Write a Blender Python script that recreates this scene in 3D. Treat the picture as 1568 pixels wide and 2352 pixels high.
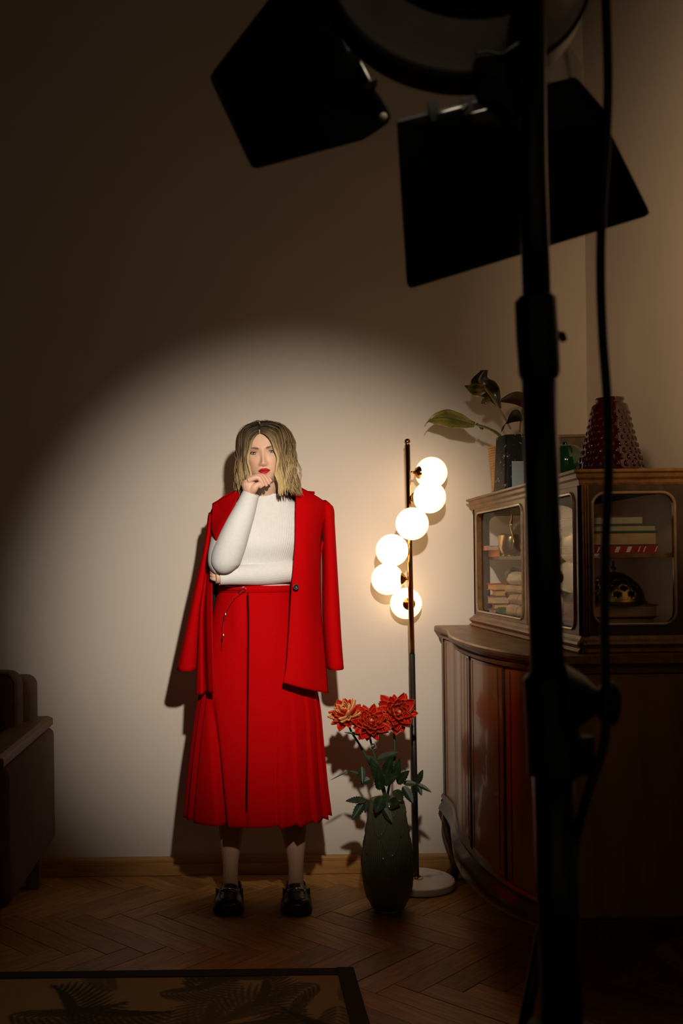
import bpy, bmesh, math, random
import numpy as np
from mathutils import Vector, Matrix, Euler
random.seed(7); np.random.seed(7)
PI = math.pi
for o in list(bpy.data.objects): bpy.data.objects.remove(o)
S = bpy.context.scene
COL = S.collection
# ------------------------------------------------------------------ camera
F, PX, PY, HC, ROLL = 2310.0, 541.0, 1297.0, 1.21, 0.012   # focal length in px, principal point, camera height, roll
cam = bpy.data.cameras.new('camera'); camo = bpy.data.objects.new('camera', cam); COL.objects.link(camo)
cam.sensor_fit = 'AUTO'; cam.sensor_width = 36; cam.lens = 36 * F / 2352
cam.shift_x = (784 - PX) / 2352; cam.shift_y = (PY - 1176) / 2352
cam.clip_start = 0.05; cam.clip_end = 50
cam.dof.use_dof = True; cam.dof.focus_distance = 3.5; cam.dof.aperture_fstop = 6.3
_c, _s = math.cos(ROLL), math.sin(ROLL)
camo.matrix_world = Matrix(((_c, _s, 0, 0), (0, 0, -1, 0), (-_s, _c, 0, HC), (0, 0, 0, 1)))
S.camera = camo
# ------------------------------------------------------------------ world, exposure
w = bpy.data.worlds.new('world'); S.world = w; w.use_nodes = True
w.node_tree.nodes['Background'].inputs[0].default_value = (1.0, 0.82, 0.64, 1)
w.node_tree.nodes['Background'].inputs[1].default_value = 0.04
S.view_settings.view_transform = 'Standard'
try: S.view_settings.look = 'None'
except Exception: pass
S.view_settings.gamma = 1; S.view_settings.use_curve_mapping = False; S.view_settings.exposure = 0.0
SPOT_W, SPOT_COL = 252.0, (1.0, 0.88, 0.735)       # bulb of the studio light
WALL_FILL_W = 112.0
GLOBE_STRENGTH, GLOBE_COL = 2.25, (1.0, 0.66, 0.33)  # opal globes of the floor lamp

def P(px, py, Y):
    """photo pixel at depth Y -> point in the room"""
    u, v = (px - PX) / F, (PY - py) / F
    return Vector(((u * _c + v * _s) * Y, Y, HC + (-u * _s + v * _c) * Y))
def Pn(px, py, Y): return np.array(P(px, py, Y))
WALL_Y, WALL_X = 3.944, 1.385
# ------------------------------------------------------------------ materials
MATS = {}
def _lin(c):
    return tuple(((x/255) / 12.92 if x/255 <= .04045 else ((x/255 + .055) / 1.055) ** 2.4) for x in c)
def M(name, col, rough=.5, metal=0., var=0., vs=8., bump=0., bs=60., coat=0., stretch=(1, 1, 1), attr=None, sheen=0.,
      trans=0., ior=1.45, spec=.5, col2=None, rnd=0., sss=0., detail=4., coords='Object', emis=None, estr=0., crough=.08):
    if name in MATS: return MATS[name]
    m = bpy.data.materials.new(name); m.use_nodes = True; nt = m.node_tree; b = nt.nodes['Principled BSDF']
    b.inputs['Base Color'].default_value = (*col, 1); b.inputs['Roughness'].default_value = rough
    b.inputs['Metallic'].default_value = metal; b.inputs['Specular IOR Level'].default_value = spec
    b.inputs['IOR'].default_value = ior
    b.inputs['Coat Weight'].default_value = coat; b.inputs['Coat Roughness'].default_value = crough
    b.inputs['Transmission Weight'].default_value = trans
    if sheen: b.inputs['Sheen Weight'].default_value = sheen; b.inputs['Sheen Roughness'].default_value = .4
    if sss:
        b.inputs['Subsurface Weight'].default_value = sss; b.inputs['Subsurface Radius'].default_value = (.01, .004, .002)
        b.inputs['Subsurface Scale'].default_value = .6
    if emis: b.inputs['Emission Color'].default_value = (*emis, 1); b.inputs['Emission Strength'].default_value = estr
    L = nt.links.new; N = nt.nodes.new
    tc = N('ShaderNodeTexCoord'); mp = N('ShaderNodeMapping'); mp.inputs['Scale'].default_value = stretch
    L(tc.outputs[coords], mp.inputs[0])
    if rnd:
        oi = N('ShaderNodeObjectInfo'); ad = N('ShaderNodeVectorMath'); ad.operation = 'ADD'
        ml = N('ShaderNodeVectorMath'); ml.operation = 'SCALE'; ml.inputs[3].default_value = 37.
        cb = N('ShaderNodeCombineXYZ'); L(oi.outputs['Random'], cb.inputs[0]); L(oi.outputs['Random'], cb.inputs[1])
        L(cb.outputs[0], ml.inputs[0]); L(mp.outputs[0], ad.inputs[0]); L(ml.outputs[0], ad.inputs[1]); vec = ad.outputs[0]
    else: vec = mp.outputs[0]
    src = None
    if attr:
        a = N('ShaderNodeVertexColor'); a.layer_name = attr; src = a.outputs[0]
    if var or col2:
        n = N('ShaderNodeTexNoise'); n.inputs['Scale'].default_value = vs; n.inputs['Detail'].default_value = detail
        L(vec, n.inputs['Vector'])
        r = N('ShaderNodeValToRGB'); r.color_ramp.elements[0].position = .32; r.color_ramp.elements[1].position = .68
        L(n.outputs[0], r.inputs[0])
        if attr:
            r.color_ramp.elements[0].color = (1 - var,) * 3 + (1,); r.color_ramp.elements[1].color = (1 + var,) * 3 + (1,)
            mx = N('ShaderNodeMix'); mx.data_type = 'RGBA'; mx.blend_type = 'MULTIPLY'; mx.inputs[0].default_value = 1
            L(src, mx.inputs[6]); L(r.outputs[0], mx.inputs[7]); src = mx.outputs[2]
        else:
            c2 = col2 if col2 else tuple(x * (1 - var) for x in col); c1 = col if col2 else tuple(min(1, x * (1 + var)) for x in col)
            r.color_ramp.elements[0].color = (*c2, 1); r.color_ramp.elements[1].color = (*c1, 1); src = r.outputs[0]
    if rnd:
        hs = N('ShaderNodeHueSaturation'); mr = N('ShaderNodeMapRange'); mr.inputs[3].default_value = 1 - rnd; mr.inputs[4].default_value = 1 + rnd
        L(oi.outputs['Random'], mr.inputs[0]); L(mr.outputs[0], hs.inputs['Value'])
        if src is None: hs.inputs['Color'].default_value = (*col, 1)
        else: L(src, hs.inputs['Color'])
        src = hs.outputs[0]
    if src is not None: L(src, b.inputs['Base Color'])
    if bump:
        n2 = N('ShaderNodeTexNoise'); n2.inputs['Scale'].default_value = bs; n2.inputs['Detail'].default_value = 3
        L(vec, n2.inputs['Vector'])
        bp = N('ShaderNodeBump'); bp.inputs['Strength'].default_value = min(1., bump); bp.inputs['Distance'].default_value = .002
        L(n2.outputs[0], bp.inputs['Height']); L(bp.outputs[0], b.inputs['Normal'])
    MATS[name] = m; return m
def pane_mat(name, tint=(1, 1, 1)):
    if name in MATS: return MATS[name]
    m = bpy.data.materials.new(name); m.use_nodes = True; nt = m.node_tree; nt.nodes.clear(); N = nt.nodes.new; L = nt.links.new
    o = N('ShaderNodeOutputMaterial'); mx = N('ShaderNodeMixShader'); t = N('ShaderNodeBsdfTransparent'); g = N('ShaderNodeBsdfGlossy')
    t.inputs[0].default_value = (*tint, 1); g.inputs['Roughness'].default_value = .02
    lw = N('ShaderNodeLayerWeight'); pw = N('ShaderNodeMath'); pw.operation = 'POWER'; pw.inputs[1].default_value = 5.
    f = N('ShaderNodeMath'); f.operation = 'MULTIPLY_ADD'; f.inputs[1].default_value = .3; f.inputs[2].default_value = .03
    L(lw.outputs['Facing'], pw.inputs[0]); L(pw.outputs[0], f.inputs[0]); L(f.outputs[0], mx.inputs[0]); L(t.outputs[0], mx.inputs[1]); L(g.outputs[0], mx.inputs[2]); L(mx.outputs[0], o.inputs[0])
    MATS[name] = m; return m
# ------------------------------------------------------------------ scene objects
ORG = {}
def thing(name, label, cat, loc, group=None):
    o = bpy.data.objects.new(name, None); COL.objects.link(o); o.location = loc; o.empty_display_size = .05
    o['label'] = label; o['category'] = cat
    if group: o['group'] = group
    ORG[o.name] = Vector(loc); return o
def tag(o, label, cat, group=None):
    o['label'] = label; o['category'] = cat
    if group: o['group'] = group
    return o
def mk(name, geo, mat, parent=None, smooth=True, loc=None, bevel=0, subd=0, solid=0, kind=None, col=None, uv=None, autos=None, label=None):
    V, Fc = geo
    V = np.asarray(V, dtype=float).reshape(-1, 3)
    org = ORG[parent.name] if parent is not None else (Vector(loc) if loc is not None else Vector((0, 0, 0)))
    me = bpy.data.meshes.new(name)
    me.from_pydata((V - np.array(org)).tolist(), [], [tuple(int(i) for i in f) for f in Fc])
    me.update()
    if smooth: me.polygons.foreach_set('use_smooth', [True] * len(me.polygons))
    me.materials.append(mat)
    if col is not None:
        ca = me.color_attributes.new('Col', 'FLOAT_COLOR', 'POINT')
        c = np.ones((len(V), 4)); c[:, :3] = col; ca.data.foreach_set('color', c.ravel())
    if uv is not None:
        ul = me.uv_layers.new(name='UVMap'); li = np.zeros(len(me.loops), dtype=int); me.loops.foreach_get('vertex_index', li)
        ul.data.foreach_set('uv', np.asarray(uv)[li].ravel())
    o = bpy.data.objects.new(name, me); COL.objects.link(o)
    if parent is not None: o.parent = parent; ORG[o.name] = org
    else: o.location = org; ORG[o.name] = org
    if solid: md = o.modifiers.new('solid', 'SOLIDIFY'); md.thickness = solid; md.offset = 0
    if bevel: md = o.modifiers.new('bevel', 'BEVEL'); md.width = bevel; md.segments = 2; md.limit_method = 'ANGLE'; md.angle_limit = .6
    if subd: md = o.modifiers.new('subd', 'SUBSURF'); md.levels = subd; md.render_levels = subd
    if autos:
        for p in me.polygons: p.use_smooth = True
        try: me.set_sharp_from_angle(angle=autos)
        except Exception: pass
    if kind: o['kind'] = kind
    if label: o['label'] = label
    return o
# ------------------------------------------------------------------ geometry
def box(x0, x1, y0, y1, z0, z1):
    V = [(x, y, z) for z in (z0, z1) for y in (y0, y1) for x in (x0, x1)]
    return V, [(0, 2, 3, 1), (4, 5, 7, 6), (0, 1, 5, 4), (2, 6, 7, 3), (0, 4, 6, 2), (1, 3, 7, 5)]
def join(*gs):
    V, Fc = [], []
    for v, f in gs:
        n = len(V); V += [tuple(p) for p in v]; Fc += [tuple(i + n for i in q) for q in f]
    return V, Fc
def xf(g, m):
    return [tuple(m @ Vector(p)) for p in g[0]], g[1]
def loft(rings, closed=True, cap=True):
    n = len(rings[0]); V = [tuple(p) for r in rings for p in r]; Fc = []
    k = n if closed else n - 1
    for i in range(len(rings) - 1):
        for j in range(k):
            a = i * n + j; b = i * n + (j + 1) % n
            Fc.append((a, b, b + n, a + n))
    if cap and closed:
        Fc.append(tuple(range(n - 1, -1, -1))); Fc.append(tuple(range((len(rings) - 1) * n, len(rings) * n)))
    return V, Fc
def lathe(prof, seg=32, c=(0, 0, 0), axis=None, cap=True):
    """prof: (r, t) along +Z or along axis"""
    c = Vector(c)
    q = Vector((0, 0, 1)).rotation_difference(Vector(axis).normalized()) if axis is not None else None
    R = []
    for r, t in prof:
        ring = []
        for j in range(seg):
            a = 2 * PI * j / seg; p = Vector((r * math.cos(a), r * math.sin(a), t))
            ring.append((q @ p if q else p) + c)
        R.append(ring)
    return loft(R, cap=cap)
def smooth_pts(pts, n):
    """Catmull-Rom through pts (any dimension), n samples"""
    p = np.asarray(pts, float); k = len(p)
    d = np.r_[0, np.cumsum(np.linalg.norm(np.diff(p[:, :min(3, p.shape[1])], axis=0), axis=1) + 1e-9)]
    t = np.linspace(0, d[-1], n); out = []
    for x in t:
        i = min(max(np.searchsorted(d, x) - 1, 0), k - 2); h = d[i + 1] - d[i]; u = (x - d[i]) / h
        m0 = (p[i + 1] - p[i - 1]) / (d[i + 1] - d[i - 1]) if i > 0 else (p[1] - p[0]) / h
        m1 = (p[i + 2] - p[i]) / (d[i + 2] - d[i]) if i < k - 2 else (p[k - 1] - p[k - 2]) / h
        out.append((2*u**3 - 3*u*u + 1) * p[i] + (u**3 - 2*u*u + u) * h * m0 + (-2*u**3 + 3*u*u) * p[i + 1] + (u**3 - u*u) * h * m1)
    return np.array(out)
def frames(pts):
    p = np.asarray(pts, float); T = np.gradient(p, axis=0); T /= np.linalg.norm(T, axis=1)[:, None] + 1e-12
    a = np.array([0, 0, 1.]) if abs(T[0][2]) < .9 else np.array([1., 0, 0])
    n = np.cross(T[0], a); n /= np.linalg.norm(n); Ns = [n]
    for i in range(1, len(p)):
        n = n - T[i] * np.dot(n, T[i]); n /= np.linalg.norm(n) + 1e-12; Ns.append(n)
    Ns = np.array(Ns); return T, Ns, np.cross(T, Ns)
def tube(pts, rad, seg=12, flat=1., cap=True, ref=None):
    p = np.asarray([tuple(x) for x in pts], float); T, A, B = frames(p)
    if ref is not None:
        A = np.cross(T, np.asarray(ref, float)); A /= np.linalg.norm(A, axis=1)[:, None] + 1e-9; B = np.cross(T, A)
    rad = np.full(len(p), rad) if np.isscalar(rad) else np.asarray(rad, float)
    a = np.linspace(0, 2 * PI, seg, endpoint=False)
    R = [p[i] + rad[i] * (np.cos(a)[:, None] * A[i] + flat * np.sin(a)[:, None] * B[i]) for i in range(len(p))]
    return loft(R, cap=cap)
def stube(ctrl, rad, n=24, seg=12, **k):
    """smooth tube; ctrl points with matching radii list"""
    rad = [rad] * len(ctrl) if np.isscalar(rad) else rad
    q = smooth_pts([(*c, r) for c, r in zip(ctrl, rad)], n)
    return tube(q[:, :3], np.maximum(q[:, 3], 1e-4), seg, **k)
def grid(G):
    G = np.asarray(G); a, b = G.shape[:2]; V = G.reshape(-1, 3)
    Fc = [(i*b + j, i*b + j + 1, (i+1)*b + j + 1, (i+1)*b + j) for i in range(a - 1) for j in range(b - 1)]
    return V, Fc
def prism(poly, n):
    """extrude planar 3d polygon by vector n"""
    k = len(poly); n = Vector(n); V = [tuple(p) for p in poly] + [tuple(Vector(p) + n) for p in poly]
    return V, [tuple(range(k - 1, -1, -1)), tuple(range(k, 2 * k))] + [(i, (i + 1) % k, (i + 1) % k + k, i + k) for i in range(k)]
def panel(Lp, Rp, nx=14, ny=30, bulge=0., fn=None):
    """cloth panel between two pixel polylines (px, py, depth)"""
    A = smooth_pts([Pn(*q) for q in Lp], ny); B = smooth_pts([Pn(*q) for q in Rp], ny); G = np.zeros((ny, nx, 3))
    for i in range(ny):
        for j in range(nx):
            t = j / (nx - 1); p = A[i] * (1 - t) + B[i] * t
            d = -bulge * math.sin(PI * t)
            if fn: d += fn(i / (ny - 1), t)
            G[i, j] = p + np.array([0, d, 0])
    return grid(G)
def sph(c, r, seg=24, rings=14, sc=(1, 1, 1)):
    pr = [(max(1e-4, r * math.sin(PI * i / rings)), -r * math.cos(PI * i / rings)) for i in range(rings + 1)]
    g = lathe(pr, seg); return [tuple(Vector((p[0]*sc[0], p[1]*sc[1], p[2]*sc[2])) + Vector(c)) for p in g[0]], g[1]
def copy_tree(o, parent=None):
    c = o.copy(); COL.objects.link(c); c.parent = parent
    for ch in list(o.children): copy_tree(ch, c)
    return c
# ================================================================== the room
m_wall = M('painted_wall', (.66, .585, .505), .75, var=.02, vs=3, bump=.25, bs=160)
m_ceil = M('ceiling_paint', (.5, .46, .4), .9, var=.03, vs=2)
m_sub = M('dark_subfloor', (.03, .019, .011), .8, var=.2, vs=30)
m_oak = M('floor_oak', (.60, .315, .10), .36, col2=(.34, .165, .05), vs=9, stretch=(1.2, 9, 1), bump=.5, bs=90, rnd=.28, detail=8)
m_pine = M('pine_trim', (.50, .27, .085), .38, col2=(.36, .17, .045), vs=5, stretch=(1.2, 14, 14), bump=.15, bs=30, detail=6, coat=.2)
FX0, FY0, ZC = -2.6, -1.6, 3.8
mk('floor', box(FX0, WALL_X, FY0, WALL_Y, -.12, -.004), m_sub, smooth=False, kind='structure')
floor = bpy.data.objects['floor']
mk('wall_back', box(FX0, WALL_X + .12, WALL_Y, WALL_Y + .12, -.12, ZC), m_wall, smooth=False, kind='structure')
mk('wall_right', box(WALL_X, WALL_X + .12, FY0, WALL_Y, -.12, ZC), m_wall, smooth=False, kind='structure')
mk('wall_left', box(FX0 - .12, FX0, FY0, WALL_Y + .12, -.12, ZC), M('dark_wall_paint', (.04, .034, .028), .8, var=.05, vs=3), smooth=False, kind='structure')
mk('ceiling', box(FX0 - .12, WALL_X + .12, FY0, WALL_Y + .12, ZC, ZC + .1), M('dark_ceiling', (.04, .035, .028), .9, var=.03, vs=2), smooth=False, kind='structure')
# herringbone planks: plank width, ratio, one corner taken from the photo
PWID, NR = .0865, 5
s2 = math.sqrt(.5); U = Vector((s2, -s2, 0)); Vv = Vector((s2, s2, 0))
cA = Vector((.6236, 3.197, 0)); u0 = cA.dot(U) - NR * PWID; v0 = cA.dot(Vv) - PWID
g = .0016
PL = []
for k in range(-60, 60):
    for m in range(-8, 9):
        for al in (True, False):
            uu = u0 + (k + 2*NR*m + (0 if al else NR)) * PWID; vv = v0 + (k if al else k - NR + 1) * PWID
            c = U * (uu + (NR if al else 1) * PWID / 2) + Vv * (vv + (1 if al else NR) * PWID / 2)
            if -1.9 < c.x < 1.55 and 1.7 < c.y < 4.09: PL.append((c, al))
PL.sort(key=lambda q: (q[0] - Vector((.15, 3.3, 0))).length)
base = None
def clipped(c, al):
    """plank polygon clipped at the two walls, in world coordinates"""
    d, e = (U, Vv) if al else (Vv, U); Lh, Wh = NR * PWID / 2 - g / 2, PWID / 2 - g / 2
    poly = [c + d*Lh + e*Wh, c + d*Lh - e*Wh, c - d*Lh - e*Wh, c - d*Lh + e*Wh]
    for ax, lim in ((0, WALL_X - .002), (1, WALL_Y - .002)):
        out = []
        for i in range(len(poly)):
            p, q = poly[i], poly[(i + 1) % len(poly)]
            if p[ax] <= lim: out.append(p)
            if (p[ax] <= lim) != (q[ax] <= lim): t = (lim - p[ax]) / (q[ax] - p[ax]); out.append(p + (q - p) * t)
        poly = out
        if not poly: return None
    return poly
for c, al in PL[:298]:
    poly = clipped(c, al)
    if poly is None or len(poly) < 3: continue
    full = len(poly) == 4 and max(p.x for p in poly) < WALL_X - .003 and max(p.y for p in poly) < WALL_Y - .003
    a = math.atan2(U.y, U.x) if al else math.atan2(Vv.y, Vv.x)
    if full:
        Lg, Wd = NR * PWID - g, PWID - g
        if base is None:
            o = mk('plank', box(-Lg/2, Lg/2, -Wd/2, Wd/2, -.012, 0), m_oak, smooth=False); base = o.data
        else:
            o = bpy.data.objects.new('plank', base); COL.objects.link(o)
    else:
        R = Matrix.Rotation(-a, 3, 'Z'); lp = [R @ (p - c) for p in poly]
        lp = [Vector((p.x, p.y, -.012)) for p in lp]
        ar = sum(lp[i].x * lp[(i+1) % len(lp)].y - lp[(i+1) % len(lp)].x * lp[i].y for i in range(len(lp)))
        if ar < 0: lp.reverse()
        o = mk('plank', prism(lp, (0, 0, .012)), m_oak, smooth=False)
    o.parent = floor; o.location = (c.x, c.y, random.uniform(-.0014, .0002)); o.rotation_euler = (random.uniform(-.004, .004), 0, a + random.uniform(-.002, .002))
    md = o.modifiers.new('bevel', 'BEVEL'); md.width = .001; md.segments = 1
# baseboards: profile (distance from wall, height)
prof = [(0, .001), (.022, .001), (.022, .044), (.019, .047), (.0185, .051), (.0215, .053), (.0215, .062), (.016, .070), (0, .070)]
def skirting(name, p0, p1, nrm):
    n = Vector(nrm); R = []
    for p in (p0, p1): R.append([Vector(p) + n * d + Vector((0, 0, h)) for d, h in prof])
    return mk(name, loft(R), m_pine, smooth=False, kind='structure', loc=p0)
skirting('baseboard_back', (FX0, WALL_Y, 0), (WALL_X, WALL_Y, 0), (0, -1, 0))
skirting('baseboard_right', (WALL_X, FY0, 0), (WALL_X, WALL_Y - .03, 0), (-1, 0, 0))
# ================================================================== studio spotlight on its stand (foreground)
m_blk = M('black_powder_coat', (.012, .012, .011), .5, bump=.2, bs=250)
m_blkm = M('black_satin_metal', (.020, .021, .021), .30, metal=.0, var=.1, vs=20)
m_hous = M('fixture_housing', (.62, .54, .43), .40, metal=.0, var=.1, vs=10)
m_chrome = M('chrome_rod', (.7, .69, .66), .22, metal=1)
m_rub = M('black_rubber', (.010, .010, .010), .6, var=.1, vs=40)
m_lens = M('lit_fresnel_lens', (.9, .87, .8), .2, emis=(1, .86, .66), estr=1.2)
Yp = .97
sl = thing('studio_light', 'black studio spotlight with open barn doors on a telescopic stand', 'studio light', (P(1250, 1300, Yp).x, Yp, 0))
def seg_tube(name, pts, mat, parent=sl, seg=28, **k):
    """pts: (px centre, py, width px)"""
    R = [(P(x, y, Yp), wd * Yp / F / 2) for x, y, wd in pts]
    return mk(name, tube([p for p, r in R], [r for p, r in R], seg), mat, parent, **k)
seg_tube('upper_pole', [(1218, -140, 62), (1224, 400, 62), (1232, 700, 64)], m_blkm)
uc = seg_tube('upper_collar', [(1228, 678, 70), (1229, 690, 92), (1234, 780, 95), (1238, 858, 92), (1239, 872, 80)], m_blk, autos=.6)
mk('pin', tube([P(1280, 768, Yp), P(1290, 770, Yp), P(1296, 784, Yp)], [.0035, .004, .003], 10), m_rub, uc)
seg_tube('middle_pole', [(1238, 850, 79), (1246, 1200, 77), (1258, 1600, 76)], m_blkm)
lc = seg_tube('lower_collar', [(1256, 1540, 80), (1258, 1556, 112), (1266, 1640, 118), (1276, 1775, 128), (1276, 1784, 96)], m_blk, autos=.6)
# clamp boss with the locking knob
k0, k1 = P(1290, 1605, Yp - .01), P(1368, 1612, Yp - .015)
mk('clamp_boss', tube([k0, k0.lerp(k1, .6), k1], [.034, .024, .013], 16), m_blk, lc, autos=.6)
kn = []
ka = (P(1425, 1618, Yp - .018) - k1)
pr = [(.006, 0), (.012, .001), (.017, .004), (.021, .009), (.021, .016), (.018, .019), (.004, .0195)]
mk('locking_knob', lathe(pr, 24, k1, ka), m_rub, lc, autos=.6)
mk('clamp_plate', tube([P(1335, 1690, Yp), P(1338, 1775, Yp)], [.012, .012], 12), m_blk, lc, autos=.6)
seg_tube('lower_pole', [(1270, 1770, 92), (1280, 2050, 94), (1292, 2400, 96)], m_blkm)
pb = P(1292, 2400, Yp)
mk('base_pole', tube([pb, Vector((pb.x + .012, Yp, .22))], [.0205, .0205], 24), m_blkm, sl)
hub = Vector((pb.x, Yp, .80))
mk('leg_hub', tube([hub + Vector((0, 0, -.12)), hub + Vector((0, 0, -.04))], [.032, .032], 20), m_blk, sl, autos=.6)
feet = [Vector((.285, 1.42, .012)), Vector((.08, .62, .012)), Vector((.52, .62, .012))]
for i, f_ in enumerate(feet):
    s_ = Vector((pb.x - .003, Yp + .022, .885)) if i == 0 else hub + Vector(((-.02 if i == 1 else .02), -.018, -.09))
    lg = mk('leg', tube([s_, s_.lerp(f_, .5), f_], [.0068, .0068, .0068], 10), m_blkm, sl)
    mk('rubber_foot', lathe([(.009, -.011), (.010, 0), (.010, .03), (.007, .034)], 14, f_), m_rub, lg, autos=.6)
    br = Vector((pb.x + .01, Yp, .30)); mk('brace', tube([br, s_.lerp(f_, .62)], [.005, .005], 8), m_blkm, sl)
# lamp head
Cf = P(1046, -52, 1.06); tgt = P(680, 1370, 3.7); ax = (tgt - Cf).normalized()
bk = -ax
RS = .9
prof_h = [(.128, .004), (.128, -.004), (.149, -.004), (.149, .018), (.142, .022), (.134, .034), (.122, .050), (.119, .054)]
head = mk('head_housing', lathe([(r * RS, t) for r, t in prof_h], 64, Cf, bk, cap=False), m_hous, sl, autos=.5)
mk('front_ring', lathe([(r * RS, t) for r, t in ((.134, -.012), (.154, -.012), (.154, .012), (.147, .014), (.147, -.004), (.134, -.004))], 64, Cf, bk, cap=False), m_blk, head, autos=.5)
mk('rear_body', lathe([(r * RS, t) for r, t in ((.119, .052), (.119, .056), (.108, .058), (.106, .17), (.09, .2), (.05, .215), (.0005, .217))], 48, Cf, bk), m_blk, head, autos=.5)
mk('lens', lathe([(r * RS, t) for r, t in ((.0005, -.008), (.05, -.006), (.09, -.003), (.128, .004), (.128, .008), (.0005, .01))], 48, Cf, bk, cap=False), m_lens, head)
# barn doors: pixel outline with depth at each corner
def door(name, pts):
    W_ = [P(*p) for p in pts]
    n = (W_[1] - W_[0]).cross(W_[2] - W_[0]).normalized() * .0018
    return mk(name, prism(W_, n), m_blk, sl, smooth=False, bevel=.0006)
d1 = door('barn_door', [(742, -60, 1.085), (765, 0, 1.085), (806, 92, 1.085), (838, 165, 1.085), (848, 188, 1.085), (872, 222, 1.085), (896, 262, 1.086), (897, 272, 1.087), (890, 284, 1.09), (866, 302, 1.10), (832, 323, 1.11), (590, 388, 1.19), (578, 384, 1.195),
                        (570, 370, 1.195), (486, 190, 1.20), (483, 176, 1.20), (490, 164, 1.198), (640, -30, 1.14), (700, -90, 1.10)])
d2 = door('barn_door', [(911, 282, 1.08), (908, 274, 1.08), (918, 270, 1.08), (1255, 192, 1.08), (1318, 176, 1.08), (1330, 184, 1.085), (1382, 244, 1.095), (1400, 300, 1.11), (1488, 478, 1.18), (1491, 490, 1.183), (1482, 497, 1.183),
                        (950, 660, 1.19), (940, 660, 1.19), (934, 650, 1.187)])
ctr = Cf + ax * .02
d3 = door('barn_door', [(1210, 60, 1.03), (1268, 30, 1.05), (1300, 90, 1.09), (1338, 150, 1.14), (1342, 200, 1.16), (1322, 240, 1.15), (1245, 190, 1.06)])
up = Vector((0, 0, 1)); sd = ax.cross(up).normalized(); uz = sd.cross(ax)
W_ = [ctr + uz * .15 - sd * .10, ctr + uz * .15 + sd * .10, ctr + uz * .27 + sd * .15 + ax * .10, ctr + uz * .27 - sd * .15 + ax * .10]
mk('barn_door', prism(W_, (0, .0018, .0008)), m_blk, sl, smooth=False)
mk('rivet', lathe([(.004, -.002), (.004, .001), (.001, .002)], 14, P(880, 268, 1.082), (0, -1, -.2)), m_hous, d1)
# hinges: strips from ring to door and bright rods
def strip(a, b, wd, parent, name='hinge_bracket', mat=m_blk):
    a, b = P(*a), P(*b); d = (b - a).normalized(); n = d.cross(Vector((0, 1, 0))).normalized() * wd; t = Vector((0, .003, 0))
    return mk(name, prism([a - n, a + n, b + n, b - n], t), mat, parent, smooth=False)
for a, b in (((800, 35, 1.075), (772, 45, 1.085)), ((806, 115, 1.075), (780, 62, 1.08)), ((838, 118, 1.07), (806, 145, 1.082)), ((866, 190, 1.07), (838, 200, 1.082))):
    strip(a, b, .004, d1)
for a, b in (((992, 232, 1.075), (1002, 276, 1.078)), ((1070, 222, 1.075), (1078, 262, 1.078)), ((1180, 200, 1.075), (1186, 232, 1.078))):
    strip(a, b, .0055, d2)
mk('hinge_rod', tube([P(824, 138, 1.082), P(852, 194, 1.082)], .0021, 8), m_chrome, d1)
mk('hinge_rod', tube([P(756, 0, 1.083), P(780, 50, 1.083)], .0016, 8), m_chrome, d1)
mk('hinge_rod', tube([P(1005, 264, 1.076), P(1073, 243, 1.076)], .0024, 8), m_chrome, d2)
mk('hinge_rod', tube([P(1080, 262, 1.077), P(1182, 236, 1.077)], .0015, 8), m_chrome, d2)
# yoke from pole to housing, with tilt clamp
yk = mk('yoke', stube([P(1092, 122, .985), P(1120, 118, .98), P(1150, 124, .975), P(1172, 112, .97), P(1192, 98, .965)], [.0016, .002, .0024, .003, .002], 24, 8), m_chrome, sl)
mk('yoke_block', prism([P(1092, 128, .99), P(1150, 126, .985), P(1190, 108, .985), P(1250, 108, .985), P(1252, 268, .985), P(1180, 272, .985), P(1150, 232, .985), P(1120, 215, .985)], (0, .03, 0)), m_blk, sl, smooth=False, bevel=.003)
mk('tilt_knob', lathe([(.004, 0), (.013, .002), (.014, .012), (.011, .016), (.0005, .017)], 20, P(1118, 212, 1.0), (0, -1, -.3)), m_rub, sl, autos=.6)
mk('yoke_arm', tube([P(1186, 200, .99), P(1196, 60, .985), P(1205, -160, .985)], [.014, .012, .012], 12), m_blk, sl)
mk('wire', stube([P(1300, -40, 1.06), P(1296, 10, 1.06), P(1284, 64, 1.06), P(1275, 90, 1.06)], .0012, 14, 6), m_rub, sl)
mk('power_cable', stube([P(1387, -160, .93), P(1391, 0, .93), P(1396, 180, .93), P(1392, 320, .93), P(1381, 500, .93), P(1379, 640, .93), P(1384, 780, .93), P(1394, 920, .93), P(1397, 1080, .93), P(1390, 1250, .93), P(1388, 1420, .93), P(1390, 1560, .93),
    P(1392, 1640, .93), P(1384, 1720, .935), P(1350, 1820, .94), P(1330, 1890, .95), P(1318, 1980, 1.0), P(1316, 2200, 1.01), P(1310, 2420, 1.01)], .0042, 90, 10), m_rub, sl)
# the bulb's light leaves through the lens
ld = bpy.data.lights.new('studio_bulb', 'SPOT'); lo = bpy.data.objects.new('studio_bulb', ld); COL.objects.link(lo)
ld.energy = SPOT_W; ld.color = SPOT_COL; ld.shadow_soft_size = .032; ld.spot_size = math.radians(45); ld.spot_blend = 1.0
lo.parent = sl; lo.location = Cf + ax * .03 + Vector((0, 0, .03)) - ORG[sl.name]; lo.rotation_euler = ax.to_track_quat('-Z', 'Y').to_euler()

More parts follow.
